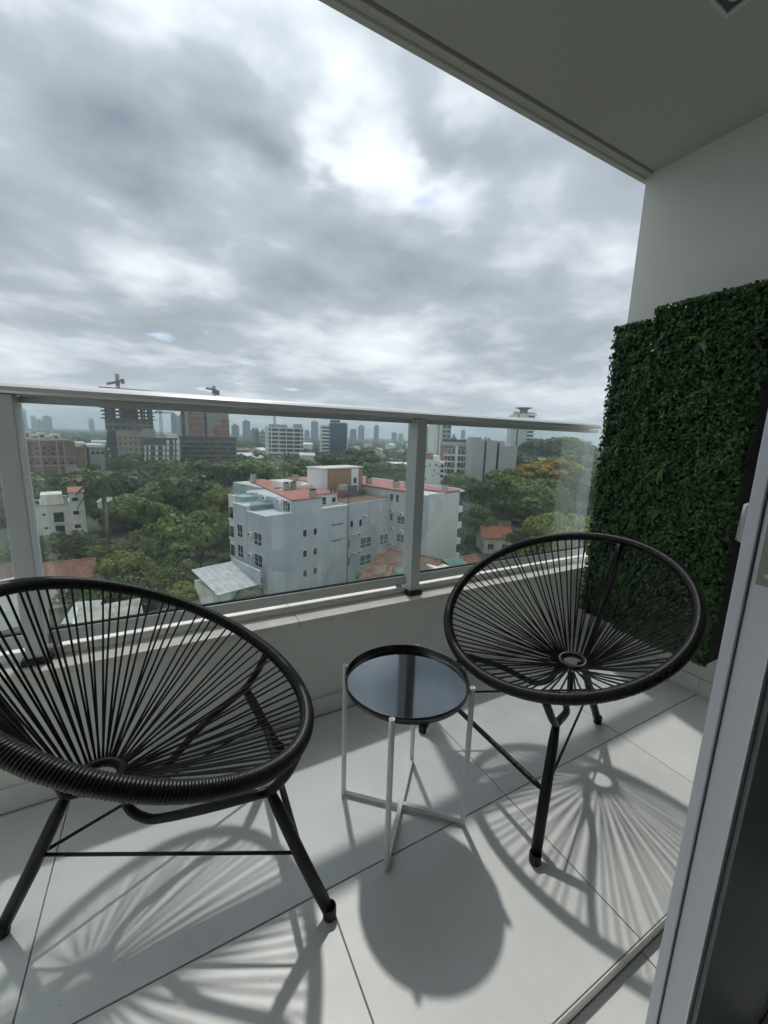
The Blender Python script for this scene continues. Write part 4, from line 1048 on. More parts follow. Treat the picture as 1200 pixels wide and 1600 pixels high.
def lattice(par, p0, p1, w, name, mt, bays, r=.09):
    p0, p1 = Vector(p0), Vector(p1); d = (p1 - p0).normalized()
    a = d.orthogonal().normalized(); b = d.cross(a)
    cs = [(a * sx + b * sy) * w / 2 for sx, sy in ((-1, -1), (1, -1), (1, 1), (-1, 1))]
    mb = MB()
    for c in cs: mb.tube([p0 + c, p1 + c], r, n=5)
    for k in range(bays):
        q0, q1 = p0.lerp(p1, k / bays), p0.lerp(p1, (k + 1) / bays)
        for i in range(4):
            mb.tube([q0 + cs[i], q1 + cs[(i + 1) % 4]], r * .7, n=4)
    o = mb.build(name, M[mt], par); o['kind'] = 'stuff'
    return o
def crane(frp, px_m, py_base, py_top, px_tip, py_tip, px_back, py_back, depth, label, w=1.6):
    b = at(px_m, py_base, depth); tp = at(px_m, py_top, depth); ti = at(px_tip, py_tip, depth); bk = at(px_back, py_back, depth)
    c = empty('tower_crane', (b[0], b[1], b[2]), label=label, cat='crane', group='tower cranes')
    o = Vector(b)
    top = Vector((b[0], b[1], tp[2]))
    jz = (ti[2] + bk[2]) / 2
    jm = Vector((b[0], b[1], jz))
    lattice(c, Vector((0, 0, 0)), top - o, w, 'mast', 'crane_paint', 10, .16)
    lattice(c, jm - o, Vector(ti) - o, w * .7, 'jib', 'crane_paint', 12, .13)
    cj = lattice(c, jm - o, Vector(bk) - o, w * .7, 'counter_jib', 'crane_paint', 4, .14)
    q = Vector(bk) - o
    MB().box(q.x - .9, q.x + .9, q.y - .7, q.y + .7, q.z - 2.0, q.z + .6).build('counterweight', M['concrete_dark'], c)
    MB().box(jm.x - o.x - 1, jm.x - o.x + 1, jm.y - o.y - 1, jm.y - o.y + 1, jz - o.z - 1.8, jz - o.z + .2).build('cab', M['concrete_dark'], c)
    return c
crane(f, 184.5, 606, 585, 167, 599.5, 191.5, 594, 232, 'dark tower crane on top of the open concrete tower', 1.2)

# ------------------------------------------------------------------ white chequered building
f = Fr(226, 190, 84, py=720); T = f.thing('chequered_building', 'slim building with chequered white panels and dark windows', 'building')
s1 = f.sz(281, 715)[0]; zt = f.sz(250, 684)[1]
f.clear(-1, s1 + 1, -1, 16)
f.block('wall', 0, s1, 0, 14, 0, zt, 'window_grey')
rows = [688 + 8.8 * k for k in range(8)]
cols = [(225.6, 229), (232, 235.3), (242.5, 247), (254, 258), (260, 264.5), (270.5, 273), (275.5, 280.5)]
cache = {}
for ri, y in enumerate(rows):
    for ci, (x0, x1) in enumerate(cols):
        if ri == 0 and ci < 4: continue
        a, z1 = f.sz(x0, y); b, z0 = f.sz(x1, y + 6.0)
        k = (round(b - a, 1),)
        if k not in cache: cache[k] = MB().box(-(b - a) / 2, (b - a) / 2, -.14, -.004, 0, 1.95).mesh('panel', M['white_wall'])
        link('panel', cache[k], T, ((a + b) / 2, 0, z0))
    z = f.sz(250, y + 7.2)[1]; f.block('floor_band', 0, s1, -.10, -.003, z - .35, z + .05, 'concrete')
f.block('corner_post', s1 - .5, s1 + .02, -.2, -.142, 0, zt, 'white_wall')
f.block('roof_room', f.sz(226, 680)[0], f.sz(243, 680)[0], 1, 9, zt + .002, f.sz(234, 670)[1], 'concrete')
f.block('roof_room', f.sz(261, 684)[0], s1 - .3, -.05, 9, zt + .002, f.sz(270, 678)[1], 'white_wall')

# ------------------------------------------------------------------ red brick tower under construction behind scaffolding
f = Fr(283, 216, 90, py=700); T = f.thing('brick_tower_under_construction', 'unfinished tower with red brick infill above brown scaffolding', 'building')
S = lambda px, py=690: f.sz(px, py)[0]
Zp = lambda py, px=325: f.sz(px, py)[1]
f.clear(-2, S(372) + 2, -3, 20)
zb = Zp(684)
f.block('base_wall', 0, S(369), 0, 18, 0, zb, 'concrete_dark')
f.block('base_slab', -.6, S(370), -.5, 18, zb + .002, zb + .7, 'scaffold')
f.block('core', S(291), S(359), 1, 15, zb + .702, Zp(634), 'concrete')
f.block('brick_infill', S(296), S(319), .8, .998, zb + .71, Zp(646), 'brick_red')
f.block('brick_infill', S(334), S(359.5), .8, .998, zb + .71, Zp(664), 'brick_red')
f.block('brick_infill', S(347), S(359.5), .81, .997, Zp(663.8), Zp(654), 'brick_red')
f.block('shaft_slot', S(320.5), S(325), .85, .999, zb + .71, Zp(634), 'net_dark')
f.block('top_tank', S(308), S(320), 2, 8, Zp(634) + .01, Zp(632), 'net_dark')
for y in (640, 650, 660, 670, 680):
    f.block('floor_band', S(295), S(359.5), .7, .799, Zp(y) - .15, Zp(y) + .15, 'concrete')
for (x0, x1) in ((286, 291),):
    f.block('side_frame', S(286), S(290.8), 2, 14, zb + .71, Zp(644), 'concrete_dark')
for k, y in enumerate((690, 697, 704, 711, 718)):
    MB().tube([(-1.2, -1.6, Zp(y)), (S(370), -1.6, Zp(y))], .10, n=5).build('scaffold_tube', M['concrete'], T)
    f.block('scaffold_deck', -1.2, S(370), -1.5, -.4, Zp(y) - .7, Zp(y) - .6, 'scaffold')
    for i in range(10):
        s_ = 1 + i * (S(369) - 2) / 9.5
        MB().box(s_, s_ + 1.5, -.12, -.004, Zp(y) - 2.1, Zp(y) - .9).build('opening', M['net_dark'] if (i + k) % 3 else M['brick'], T)
for i in range(12):
    s_ = -1 + i * (S(370) + 1) / 11
    MB().tube([(s_, -1.65, 0), (s_, -1.65, zb + 1.5)], .08, n=5).build('scaffold_upright', M['scaffold'], T)
crane(f, 335.5, 634, 604, 322, 606.5, 340, 611.5, 222, 'distant tower crane on top of the red brick tower', 1.0)
crane(f, 253, 684, 636, 273, 646, 244, 643, 420, 'thin lattice tower crane between the two unfinished towers', 1.8)

# ------------------------------------------------------------------ offices further back
f = Fr(418, 300, 99, py=690); T = f.thing('white_office', 'white office block with stacked open terrace floors', 'building')
s1 = f.sz(475, 690)[0]; zt = f.sz(445, 668)[1]
f.clear(-2, s1 + 2, -3, 22)
f.block('wall', 1, s1 - .5, 1.5, 20, 0, zt, 'window_grey')
f.block('end_wall', -.5, .98, -.5, 20, 0, zt + .5, 'white_wall')
nf = 10; fh = zt / nf
for k in range(nf + 1):
    z = zt - k * fh
    if z < 1: continue
    f.block('floor_slab', 1.0, s1, -1.0, 1.49, z - (.9 if k < 6 else 1.5), z, 'white_wall')
    if k < 6:
        for i in range(5): f.block('column', 2.5 + i * (s1 - 4) / 4.2, 3.1 + i * (s1 - 4) / 4.2, -.2, .5, z - fh, z - .9, 'white_wall')
f.block('roof_plant', 2, s1 * .55, 4, 12, zt + .001, zt + 2.2, 'concrete')
f.block('roof_plant', s1 * .75, s1 - 1, 2, 9, zt + .001, zt + 3.0, 'concrete')
f = Fr(501.5, 335, 106, py=680); T = f.thing('glass_office', 'office tower half white stripes and half blue glass', 'building')
S = lambda px: f.sz(px, 685)[0]
f.clear(-2, S(545), -2, 20)
zt = f.sz(508, 664)[1]; zg = f.sz(528, 662)[1]
f.block('wall', 0, S(515), 0, 18, 0, zt, 'white_wall')
for k in range(11):
    z = zt - 2.2 - k * 2.9
    if z > 1: f.block('window_band', .8, S(514.5), -.06, -.003, z - .6, z + .6, 'window_dark')
f.block('glass_wall', S(515.2), S(542), -1.0, 18, 0, zg, 'window_blue')
f.block('frame_post', S(541.8), S(543.2), -1.3, 0, 0, zg + .4, 'white_wall')
f.block('frame_top', S(515.2), S(541.7), -1.3, 3, zg + .002, zg + .9, 'concrete')
f.block('roof_plant', S(517), S(532), 4, 12, zg + .91, zg + 3.2, 'far_blue')
for k in range(10):
    z = zg - 1.5 - k * 3.4
    if z > 1: f.block('mullion', S(515.4), S(541.6), -1.08, -1.003, z, z + .25, 'far_blue')
for i in range(6):
    s_ = S(515.4) + (i + .5) * (S(541.6) - S(515.4)) / 6; f.block('mullion', s_ - .1, s_ + .1, -1.10, -1.083, 0, zg, 'far_blue')
# ------------------------------------------------------------------ right-hand buildings
f = Fr(677, 262, 112, py=690); T = f.thing('white_tower', 'tall white residential tower with dark balcony rows', 'building')
S = lambda px: f.sz(px, 690)[0]
zt = f.sz(690, 655)[1]; f.clear(-4, S(704) + 2, -2, 18)
f.block('end_wall', 0, S(683), 0, 16, 0, zt - 1.2, 'white_wall')
f.block('wall', S(683) + .01, S(703.5), -.8, 16, 0, zt, 'white_wall')
f.block('recess', S(683) + .02, S(685.5), -.87, -.803, 0, zt, 'concrete')
nf = int(zt / 3.0)
for k in range(nf):
    z = zt - 2.4 - k * 3.0
    if z < 2: break
    for (x0, x1) in ((690, 695.7), (697, 702.5)):
        f.block('balcony_window', S(x0), S(x1), -.86, -.802, z, z + 1.5, 'window_dark')
        f.block('balcony_slab', S(x0) - .3, S(x1) + .3, -1.9, -.861, z - .5, z - .2, 'concrete')
f.block('roof_room', S(692), S(700), 2, 10, zt + .001, zt + 2.0, 'concrete')

f = Fr(694, 150, 120, py=720); T = f.thing('balcony_flats', 'flats with brick fronts and framed glass balconies beside the grey windowless block', 'building')
S = lambda px, t=0: f.sz(px, 720, t)[0]
Zp = lambda py, px=712: f.sz(px, py)[1]
f.clear(-1, S(735), -3, 18)
f.block('wall', 0, S(728.5), 0, 16, 0, Zp(697), 'brown_brick')
f.block('parapet', -.2, S(729), -.6, 16, Zp(697) + .002, Zp(697) + 1.5, 'grey_block')
f.block('roof_garden', 0, S(728), 1, 10, Zp(697) + 1.51, Zp(697) + 2.4, 'net_dark')
rows = [701.5, 711.5, 722, 732, 742]
for y in rows:
    z1, z0 = Zp(y), Zp(y + 8.2)
    f.block('floor_slab', -.2, S(729), -1.4, -.003, z0 - .6, z0 - .1, 'white_wall')
    for i, (x0, x1) in enumerate(((695, 698.5), (699, 704.5), (705, 710), (714, 719.5), (720, 724), (724.5, 728))):
        a, b = S(x0), S(x1)
        window(T, ((a + b) / 2, 0, z0), b - a, z1 - z0, 0, ('window_grey', 'window_dark', 'window_dark', 'window_dark', 'window_curtain', 'window_dark')[(i + int(y)) % 6], 'frame_white', fw=.12)
    f.block('balcony_glass', S(698), S(727.5), -1.38, -1.33, z0 - .09, z0 + .8, 'screen_glass')
for px in (711.6,):
    s_ = S(px); f.block('pier', s_ - .3, s_ + .5, -1.6, -.003, 0, Zp(697), 'white_wall')
f = Fr(729, 144, 124, py=720); T = f.thing('grey_windowless_block', 'grey windowless concrete block with two dark vertical slots', 'building')
S = lambda px: f.sz(px, 720)[0]
Zp = lambda py, px: f.sz(px, py)[1]
f.clear(-1, S(810), -2, 22)
f.block('wall', 0, S(755.5), 0, 20, 0, Zp(686, 745), 'grey_block')
f.block('wall', S(755.5) + .01, S(758.8), 1.5, 20, 0, Zp(690, 757), 'net_dark')
f.block('wall', S(758.8) + .02, S(775.5), 0.4, 20, 0, Zp(688, 766), 'grey_block')
f.block('wall', S(775.5) + .03, S(779.5), 2.0, 20, 0, Zp(692, 777), 'net_dark')
f.block('wall', S(779.5) + .04, S(807.5), .8, 20, 0, Zp(696.5, 793), 'grey_block')
f.block('roof_room', S(733), S(752), 4, 10, Zp(686, 745) + .002, Zp(683, 745), 'concrete')
f.block('roof_room', S(782), S(790), 4, 12, Zp(696.5, 793) + .002, Zp(689, 786), 'grey_block')
f.block('pipe_stack', S(758), S(759.5), 4, 5, Zp(688, 766) + .003, Zp(683, 766), 'concrete_dark')
f.block('roof_tank', S(762), S(766), 4, 6, Zp(688, 766) + .003, Zp(684, 766), 'concrete')
for k in range(5):
    z = 5 + k * 4
    f.block('slot_ledge', S(755.7), S(758.6), .6, 1.49, z, z + .3, 'concrete'); f.block('slot_ledge', S(775.9), S(779.2), 1.0, 1.99, z + 1, z + 1.3, 'concrete')
f = Fr(664, 128, 118, py=735); T = f.thing('speckled_house_block', 'white weathered block with small openings next to the framed balcony flats', 'building')
S = lambda px: f.sz(px, 735)[0]
Zp = lambda py, px=676: f.sz(px, py)[1]
f.clear(-3, S(696), -1, 12)
f.block('wall', -2, S(688), 0, 10, 0, Zp(719), 'white_wall')
f.block('roof_room', S(677), S(687.5), 1, 7, Zp(719) + .002, Zp(713, 682), 'white_wall')
f.block('annex', S(688) + .01, S(695), 1.2, 10, 0, Zp(722), 'white_wall')
f.block('terracotta_storey', -1.5, S(676), 1.5, 9, Zp(719) + .003, Zp(708), 'brown_brick')
rn = random.Random(5)
for k in range(16):
    s_, z_ = S(rn.uniform(665, 686)), rn.uniform(8, Zp(724))
    window(T, (s_, 0, z_), .5, .45, 0, 'window_grey', 'concrete', fw=.05)
for y in (731, 739, 747): window(T, ((S(688) + S(695)) / 2, 1.2, Zp(y, 691)), 1.1, 1.1, 0, 'window_dark')
# helipad tower
f = Fr(797, 335, 126, py=690); T = f.thing('helipad_tower', 'tall concrete tower crowned by a round helipad', 'building')
S = lambda px: f.sz(px, 690)[0]
Zp = lambda py, px=815: f.sz(px, py)[1]
zt = Zp(646); f.clear(-2, S(836), -3, 25)
f.block('end_wall', 0, S(806), 0, 20, 0, zt - 1.0, 'grey_beige')
f.block('recess', S(806) + .01, S(808.5), 1.0, 20, 0, zt - 1.0, 'concrete_dark')
f.block('wall', S(808.5) + .02, S(822), 0, 20, 0, zt, 'grey_beige')
f.block('balcony_core', S(822) + .01, S(832), .5, 20, 0, zt, 'window_grey')
nf = int(zt / 3.1)
for k in range(nf):
    z = zt - k * 3.1
    if z < 3: break
    f.block('balcony_slab', S(822) + .02, S(834.5), -1.2, .49, z - 1.5, z, 'white_wall')
hx = (S(811) + S(822)) / 2
MB().lathe([(.0001, zt), (3.2, zt), (3.2, zt + 3.5), (5.2, zt + 4.4), (6.4, zt + 4.6), (6.6, zt + 5.0), (.0001, zt + 5.0)], 28, (hx, 7, 0)).build('helipad', M['concrete_dark'], T)
f.block('roof_room', S(801), S(808), 2, 10, zt - .99, zt + 1.6, 'concrete')
f.block('roof_room', S(823), S(833), 2, 12, zt + .01, zt + 1.2, 'concrete')
# beige flats far right
f = Fr(893, 520, 135, py=690); T = f.thing('beige_flats', 'beige block of flats far behind the right-hand trees', 'building')
S = lambda px: f.sz(px, 695)[0]
zt = f.sz(905, 689)[1]; f.clear(-2, S(928), -2, 25)
for k, (x0, x1, dz) in enumerate(((893, 906, 0), (906.3, 910, 3), (910.3, 925, .5))):
    a, b = S(x0), S(x1); f.block('wall', a, b, k * .8, 18, 0, zt + dz, 'cream_wall')
    for j in range(5):
        f.block('window_band', a + .8, b - .8, k * .8 - .07, k * .8 - .003, zt - 2.6 - j * 3, zt - 1.2 - j * 3, 'window_grey')
# villa in the trees
f = Fr(822, 205, 125, py=720); T = f.thing('villa', 'pale villa with stubby roof turret rising from the trees', 'house')
S = lambda px: f.sz(px, 725)[0]
zt = f.sz(835, 724)[1]; f.clear(-1, S(872), -1, 14)
f.block('wall', 0, S(870), 0, 12, 0, zt, 'cream_wall'); f.block('roof', -.5, S(871), -.5, 12.5, zt + .002, zt + .8, 'metal_roof')
f.block('turret', S(845), S(854), 2, 6, zt + .81, f.sz(850, 716)[1], 'cream_wall'); f.block('turret_cap', S(844.4), S(854.6), 1.8, 6.2, f.sz(850, 716)[1] + .002, f.sz(850, 716)[1] + .4, 'brown_brick')
window(T, (3, 0, zt - 2.6), 1.6, 1.4, 0, 'window_dark'); window(T, (8, 0, zt - 2.6), 1.6, 1.4, 0, 'window_dark')
# long warehouse behind the trees
f = Fr(585, 240, 112, py=725); T = f.thing('warehouse', 'long low warehouse with white roof and terracotta end behind the roof of the grey-blue block', 'building')
S = lambda px: f.sz(px, 725)[0]
zt = f.sz(610, 727)[1]; f.clear(-1, S(662), -1, 18)
f.block('wall', 0, S(660), 0, 16, 0, zt, 'white_wall'); f.block('roof', S(607), S(660), -.6, 16, zt + .002, zt + 1.1, 'white_wall'); f.block('tile_roof', -.6, S(606.8), -.6, 16, zt + .003, zt + 1.0, 'terracotta')
for i in range(6): window(T, (3 + i * 4, 0, zt - 2.5), 1.5, 1.2, 0, 'window_dark')

# ------------------------------------------------------------------ skyline far away
def far_tower(x0, x1, ytop, depth, mt, label, top='flat', win=True):
    f = Fr(x0, depth, 28.6 + math.degrees(math.atan((x0 - 600) / 628)) + 86 + rnd.uniform(-6, 6), py=690)
    f.thing('far_tower', label, 'tower', 'skyline towers')
    s1 = f.sz(x1, 685)[0]; zt = f.sz((x0 + x1) / 2, ytop)[1]; d = s1 * .8
    f.clear(-3, s1 + 3, -3, d + 3)
    f.block('shaft', 0, s1, 0, d, 0, zt, mt)
    f.block('shaft_groove', s1 * .44, s1 * .52, -.4, -.05, 0, zt * .98, 'far_blue')
    if top == 'step': f.block('crown', s1 * .2, s1 * .8, d * .2, d * .8, zt + .01, zt * 1.07, mt)
    if top == 'spire':
        MB().add([(0, 0, zt), (s1, 0, zt), (s1, d, zt), (0, d, zt), (s1 / 2, d / 2, zt * 1.16)], [(0, 1, 4), (1, 2, 4), (2, 3, 4), (3, 0, 4)]).build('spire_roof', M[mt], f.t)
        MB().tube([(s1 / 2, d / 2, zt * 1.14), (s1 / 2, d / 2, zt * 1.3)], [.6, .1], n=6).build('mast', M['far_grey'], f.t)
    if top == 'flat': f.block('roof_plant', s1 * .25, s1 * .7, d * .2, d * .7, zt + .01, zt + 4, 'far_grey')
    if win:
        n = max(4, int(zt / 5))
        for k in range(n):
            z = zt * (k + .6) / n
            f.block('window_row', s1 * .08, s1 * .42, -.3, -.03, z, z + zt / n * .45, 'far_blue'); f.block('window_row', s1 * .56, s1 * .94, -.3, -.03, z, z + zt / n * .45, 'far_blue')
FT = [(34, 45.5, 653, 1500, 'far_blue', 'stubby dark blue tower under the left end of the handrail', 'flat'), (37, 45, 641, 1560, 'far_blue', 'slim dark tower rising behind a stubby one at the left end', 'step'),
      (52.5, 60.5, 651, 1500, 'far_grey', 'grey far tower right of the slim dark one', 'flat'), (61, 70, 657, 1520, 'far_grey', 'low grey slab between two far towers', 'flat'), (71, 84.5, 651.5, 1480, 'far_grey', 'wide rounded grey far tower', 'step'),
      (141.5, 149.5, 656, 1300, 'far_pale', 'lone pale far tower left of the concrete tower', 'flat'),
      (269, 279, 648, 900, 'far_grey', 'grey far tower left of the red brick tower', 'flat'), (279.5, 289, 651, 880, 'far_grey', 'second grey far tower left of the red brick tower', 'flat'),
      (363, 374, 665, 900, 'far_grey', 'squat grey far tower right of the red brick tower', 'flat'), (380, 391.5, 658, 1100, 'far_blue', 'blue-grey far tower left of the white office block', 'flat'), (393, 402, 672, 700, 'far_grey', 'squat dark far block left of the white office', 'flat'),
      (398, 405.5, 673, 560, 'far_blue', 'dark glass block left of the white office', 'flat'), (406, 416, 676, 600, 'far_pale', 'pale block touching the white office', 'flat'), (427.3, 431.5, 650, 1700, 'far_blue', 'needle-thin spire tower behind the white office', 'spire'),
      (486, 497.5, 659, 1200, 'far_blue', 'dark blue far tower left of the blue glass office', 'flat'), (476, 484, 674, 900, 'far_pale', 'pale block right of the white office', 'flat'),
      (547, 557, 672, 1000, 'far_grey', 'grey far block right of the blue glass office', 'step'), (559.5, 569, 665.5, 1300, 'far_grey', 'grey twin tower, the broader one', 'flat'), (584.5, 591.5, 666, 1300, 'far_blue', 'slim darker twin tower with small crown', 'step'),
      (612, 620, 676.5, 1300, 'far_grey', 'low grey far tower left of the balustrade post', 'step'), (622, 630, 678, 1350, 'far_pale', 'low pale far tower next to the post', 'step'),
      (664, 670.5, 668, 1500, 'far_blue', 'pale blue far tower right of the post', 'flat'), (720, 726.5, 673.5, 900, 'far_pale', 'thin pale tower behind the balcony flats', 'step'), (704, 714, 684, 500, 'far_grey', 'grey block behind the balcony flats', 'flat')]
for a in FT: far_tower(*a)

# ------------------------------------------------------------------ trees
def crown_arrays(seed, n_lobes=16, per=330, leaf=.055, flat=.72):
    r = np.random.default_rng(seed)
    C_ = []; Rr = []
    for i in range(n_lobes):
        a = r.uniform(0, 2 * np.pi); h = r.uniform(-.55, 1.0); rad_ = math.sqrt(max(0, 1 - (h * .85) ** 2)) * r.uniform(.35, .72)
        C_.append((math.cos(a) * rad_, math.sin(a) * rad_, h * .62 * flat)); Rr.append(r.uniform(.26, .42))
    C_.append((0, 0, 0)); Rr.append(.6)
    vs = []; 
    P = []; N = []
    for c, rr in zip(C_, Rr):
        d = r.normal(0, 1, (per, 3)); d /= np.linalg.norm(d, axis=1)[:, None]
        d[:, 2] = np.where(d[:, 2] < -.35, -d[:, 2], d[:, 2])
        rad_ = rr * (1 - np.abs(r.normal(0, .13, per)))[:, None]
        P.append(np.array(c) + d * rad_ * np.array([1, 1, .82])); N.append(d)
    P = np.concatenate(P); N = np.concatenate(N)
    n = len(P)
    N = N + r.normal(0, .55, (n, 3)) + np.array([0, 0, .25]); N /= np.linalg.norm(N, axis=1)[:, None]
    up = r.normal(0, 1, (n, 3)); A = np.cross(up, N); A /= np.linalg.norm(A, axis=1)[:, None]; B_ = np.cross(N, A)
    L = leaf * r.uniform(.6, 1.35, (n, 1)); W = L * r.uniform(.5, .9, (n, 1))
    V = np.stack([P - A * W * .4 - B_ * L, P + A * W - B_ * L * .1, P + A * W * .2 + B_ * L, P - A * W + B_ * L * .15], 1)
    return V.reshape(-1, 3), np.arange(n * 4).reshape(-1, 4)
def mesh_np(name, V, Fc, mt):
    me = bpy.data.meshes.new(name)
    n, k = len(V), len(Fc)
    me.vertices.add(n); me.vertices.foreach_set('co', np.ascontiguousarray(V, dtype=np.float32).ravel())
    me.loops.add(k * 4); me.loops.foreach_set('vertex_index', np.ascontiguousarray(Fc, dtype=np.int32).ravel())
    me.polygons.add(k); me.polygons.foreach_set('loop_start', np.arange(0, k * 4, 4, dtype=np.int32))
    me.update(calc_edges=True); me.materials.append(mt)
    return me
M['leaf_dark'] = leaf_mat('foliage_dark', (0.055, 0.090, 0.029), (0.137, 0.186, 0.054), trans=.25, scale=3.0, randv=.22)
M['leaf_mid'] = leaf_mat('foliage_mid', (0.087, 0.126, 0.037), (0.207, 0.252, 0.067), trans=.28, scale=3.0, randv=.22)
M['leaf_bright'] = leaf_mat('foliage_bright', (0.124, 0.162, 0.038), (0.288, 0.316, 0.076), trans=.3, scale=3.0, randv=.2)
M['leaf_yellow'] = leaf_mat('foliage_flowering', (0.109, 0.146, 0.038), (0.233, 0.248, 0.062), trans=.28, scale=2.2, randv=.1, flower=(0.50, 0.34, 0.02), fthr=.45)
CR = {}
for kind in ('leaf_dark', 'leaf_mid', 'leaf_bright', 'leaf_yellow'):
    CR[kind] = []
    for sd in range(3):
        V, Fc = crown_arrays(100 + sd * 7 + len(kind), n_lobes=20, per=300)
        CR[kind].append(mesh_np('crown', V, Fc, M[kind]))
def trunk_mesh(seed):
    r = random.Random(seed); mb = MB()
    mb.tube([(0, 0, 0), (r.uniform(-.2, .2), r.uniform(-.2, .2), .35), (r.uniform(-.3, .3), r.uniform(-.3, .3), .7)], [.045, .036, .03], n=8)
    top = Vector(mb.v[-4])
    for k in range(5):
        a = 2 * math.pi * k / 5 + r.uniform(-.4, .4)
        b = Vector((math.cos(a) * .35, math.sin(a) * .35, r.uniform(.9, 1.15)))
        mb.tube([top, top.lerp(b, .5) + Vector((0, 0, .05)), b], [.026, .018, .008], n=6)
    return mb.mesh('trunk', M['bark'])
TM = [trunk_mesh(k) for k in range(3)]
def tree(px, py, depth, hw, hh, kind, label, grp='trees between the houses'):
    c = at(px, py, depth); rx = hw * depth / F_PX; rz_ = max(hh * depth / F_PX, rx * .5)
    zc = c[2] - GZ
    t = empty('tree', (c[0], c[1], GZ), rnd.uniform(0, 6.28), label, 'tree', grp)
    k = rnd.randrange(3)
    tk = link('trunk', TM[k], t); tk.scale = (rx * .9, rx * .9, max(zc, 1.0))
    cr_ = link('crown', CR[kind][k], t, (0, 0, zc)); cr_.scale = (rx * 1.22, rx * 1.22, rz_ * 1.6)
    return t
TR = [
 (312, 846, 72, 56, 46, 'leaf_mid', 'big round dense tree left of the grey-blue block'),
 (195, 893, 62, 40, 30, 'leaf_bright', 'rounded bright green garden tree behind the near chair back'),
 (146, 864, 76, 34, 17, 'leaf_dark', 'low dark tree in front of the cream flats'),
 (250, 915, 60, 34, 24, 'leaf_mid', 'leafy shrub-like tree right of the bright garden tree'),
 (292, 930, 55, 34, 16, 'leaf_bright', 'low bright shrub beside the metal-roofed house'),
 (262, 775, 118, 44, 26, 'leaf_dark', 'dark spreading tree above the big round tree'),
 (222, 800, 108, 44, 24, 'leaf_mid', 'broad mid green tree right of the palm'),
 (332, 745, 150, 44, 20, 'leaf_dark', 'dark tree below the scaffolded brick tower'),
 (282, 742, 160, 40, 16, 'leaf_dark', 'dark tree below the chequered building'),
 (347, 788, 100, 30, 26, 'leaf_bright', 'light green tree touching the left flank of the grey-blue block'),
 (240, 850, 86, 34, 30, 'leaf_dark', 'shaded tree between garden tree and big round tree'),
 (208, 770, 132, 34, 22, 'leaf_dark', 'dark tree behind the palm crown'),
 (185, 815, 100, 26, 22, 'leaf_mid', 'mid green tree right of the cream flats'),
 (212, 748, 172, 36, 16, 'leaf_dark', 'dark tree at the foot of the concrete tower'),
 (60, 756, 140, 28, 15, 'leaf_dark', 'dark tree at the foot of the brick building, next to the post'),
 (98, 757, 148, 30, 16, 'leaf_dark', 'dark tree in front of the brick building'),
 (135, 742, 168, 24, 18, 'leaf_dark', 'dark tree below the low grey office'),
 (14, 762, 132, 34, 26, 'leaf_dark', 'dark tree left of the first balustrade post'),
 (12, 815, 105, 32, 32, 'leaf_dark', 'tall dark tree left of the cream flats'),
 (400, 738, 150, 36, 18, 'leaf_mid', 'mid green tree behind the left end of the red roof'),
 (440, 742, 140, 36, 17, 'leaf_mid', 'mid green tree behind the red roof chimneys'),
 (478, 738, 160, 36, 18, 'leaf_dark', 'dark tree left of the brick stair tower'),
 (520, 727, 190, 36, 15, 'leaf_dark', 'dark tree behind the brick stair tower'),
 (562, 730, 180, 36, 18, 'leaf_dark', 'dark tree right of the brick stair tower'),
 (604, 742, 165, 34, 18, 'leaf_dark', 'dark tree behind the red roof near the post'),
 (560, 714, 240, 26, 10, 'leaf_mid', 'small mid green tree below the blue glass office'),
 (720, 758, 108, 30, 18, 'leaf_mid', 'mid green tree below the framed balcony flats'),
 (752, 772, 104, 32, 24, 'leaf_dark', 'dark tree below the grey windowless block'),
 (790, 762, 112, 40, 28, 'leaf_mid', 'mid green tree against the grey windowless block'),
 (790, 798, 128, 30, 22, 'leaf_dark', 'dark shaded tree above the brown roof'),
 (845, 782, 104, 46, 34, 'leaf_mid', 'big mid green tree in the middle of the right-hand grove'),
 (905, 765, 115, 40, 34, 'leaf_mid', 'mid green tree partly behind the hedge'),
 (868, 738, 150, 42, 14, 'leaf_yellow', 'yellow flowering tree top in the right-hand grove'),
 (828, 740, 145, 30, 12, 'leaf_yellow', 'second yellow flowering tree beside the villa'),
 (860, 845, 74, 50, 42, 'leaf_bright', 'big light green tree behind the far chair back'),
 (905, 850, 70, 40, 44, 'leaf_bright', 'light green tree next to the hedge'),
 (842, 874, 78, 26, 22, 'leaf_mid', 'mid green tree right of the orange roof'),
 (745, 812, 98, 26, 22, 'leaf_dark', 'dark tree right of the white end balconies'),
 (776, 897, 82, 26, 9, 'leaf_mid', 'low bushy tree in front of the bright orange roof'),
 (731, 842, 90, 14, 18, 'leaf_dark', 'dark tree between end balconies and orange roof'),
 (912, 728, 220, 34, 14, 'leaf_mid', 'mid green tree behind the flowering tree'),
 (880, 705, 300, 40, 12, 'leaf_mid', 'tree below the beige far flats'),
 (845, 703, 330, 34, 12, 'leaf_dark', 'dark tree at the foot of the helipad tower'),
 (800, 722, 200, 30, 14, 'leaf_dark', 'dark tree between grey windowless block and villa'),
 (690, 775, 100, 26, 12, 'leaf_dark', 'dark tree behind the right end of the red roof'),
 (390, 930, 52, 22, 10, 'leaf_dark', 'small dark shrub below the metal-roofed house'),
 (570, 905, 52, 14, 9, 'leaf_mid', 'small shrub at the foot of the recessed middle wall'),
]
for a in TR: tree(*a)
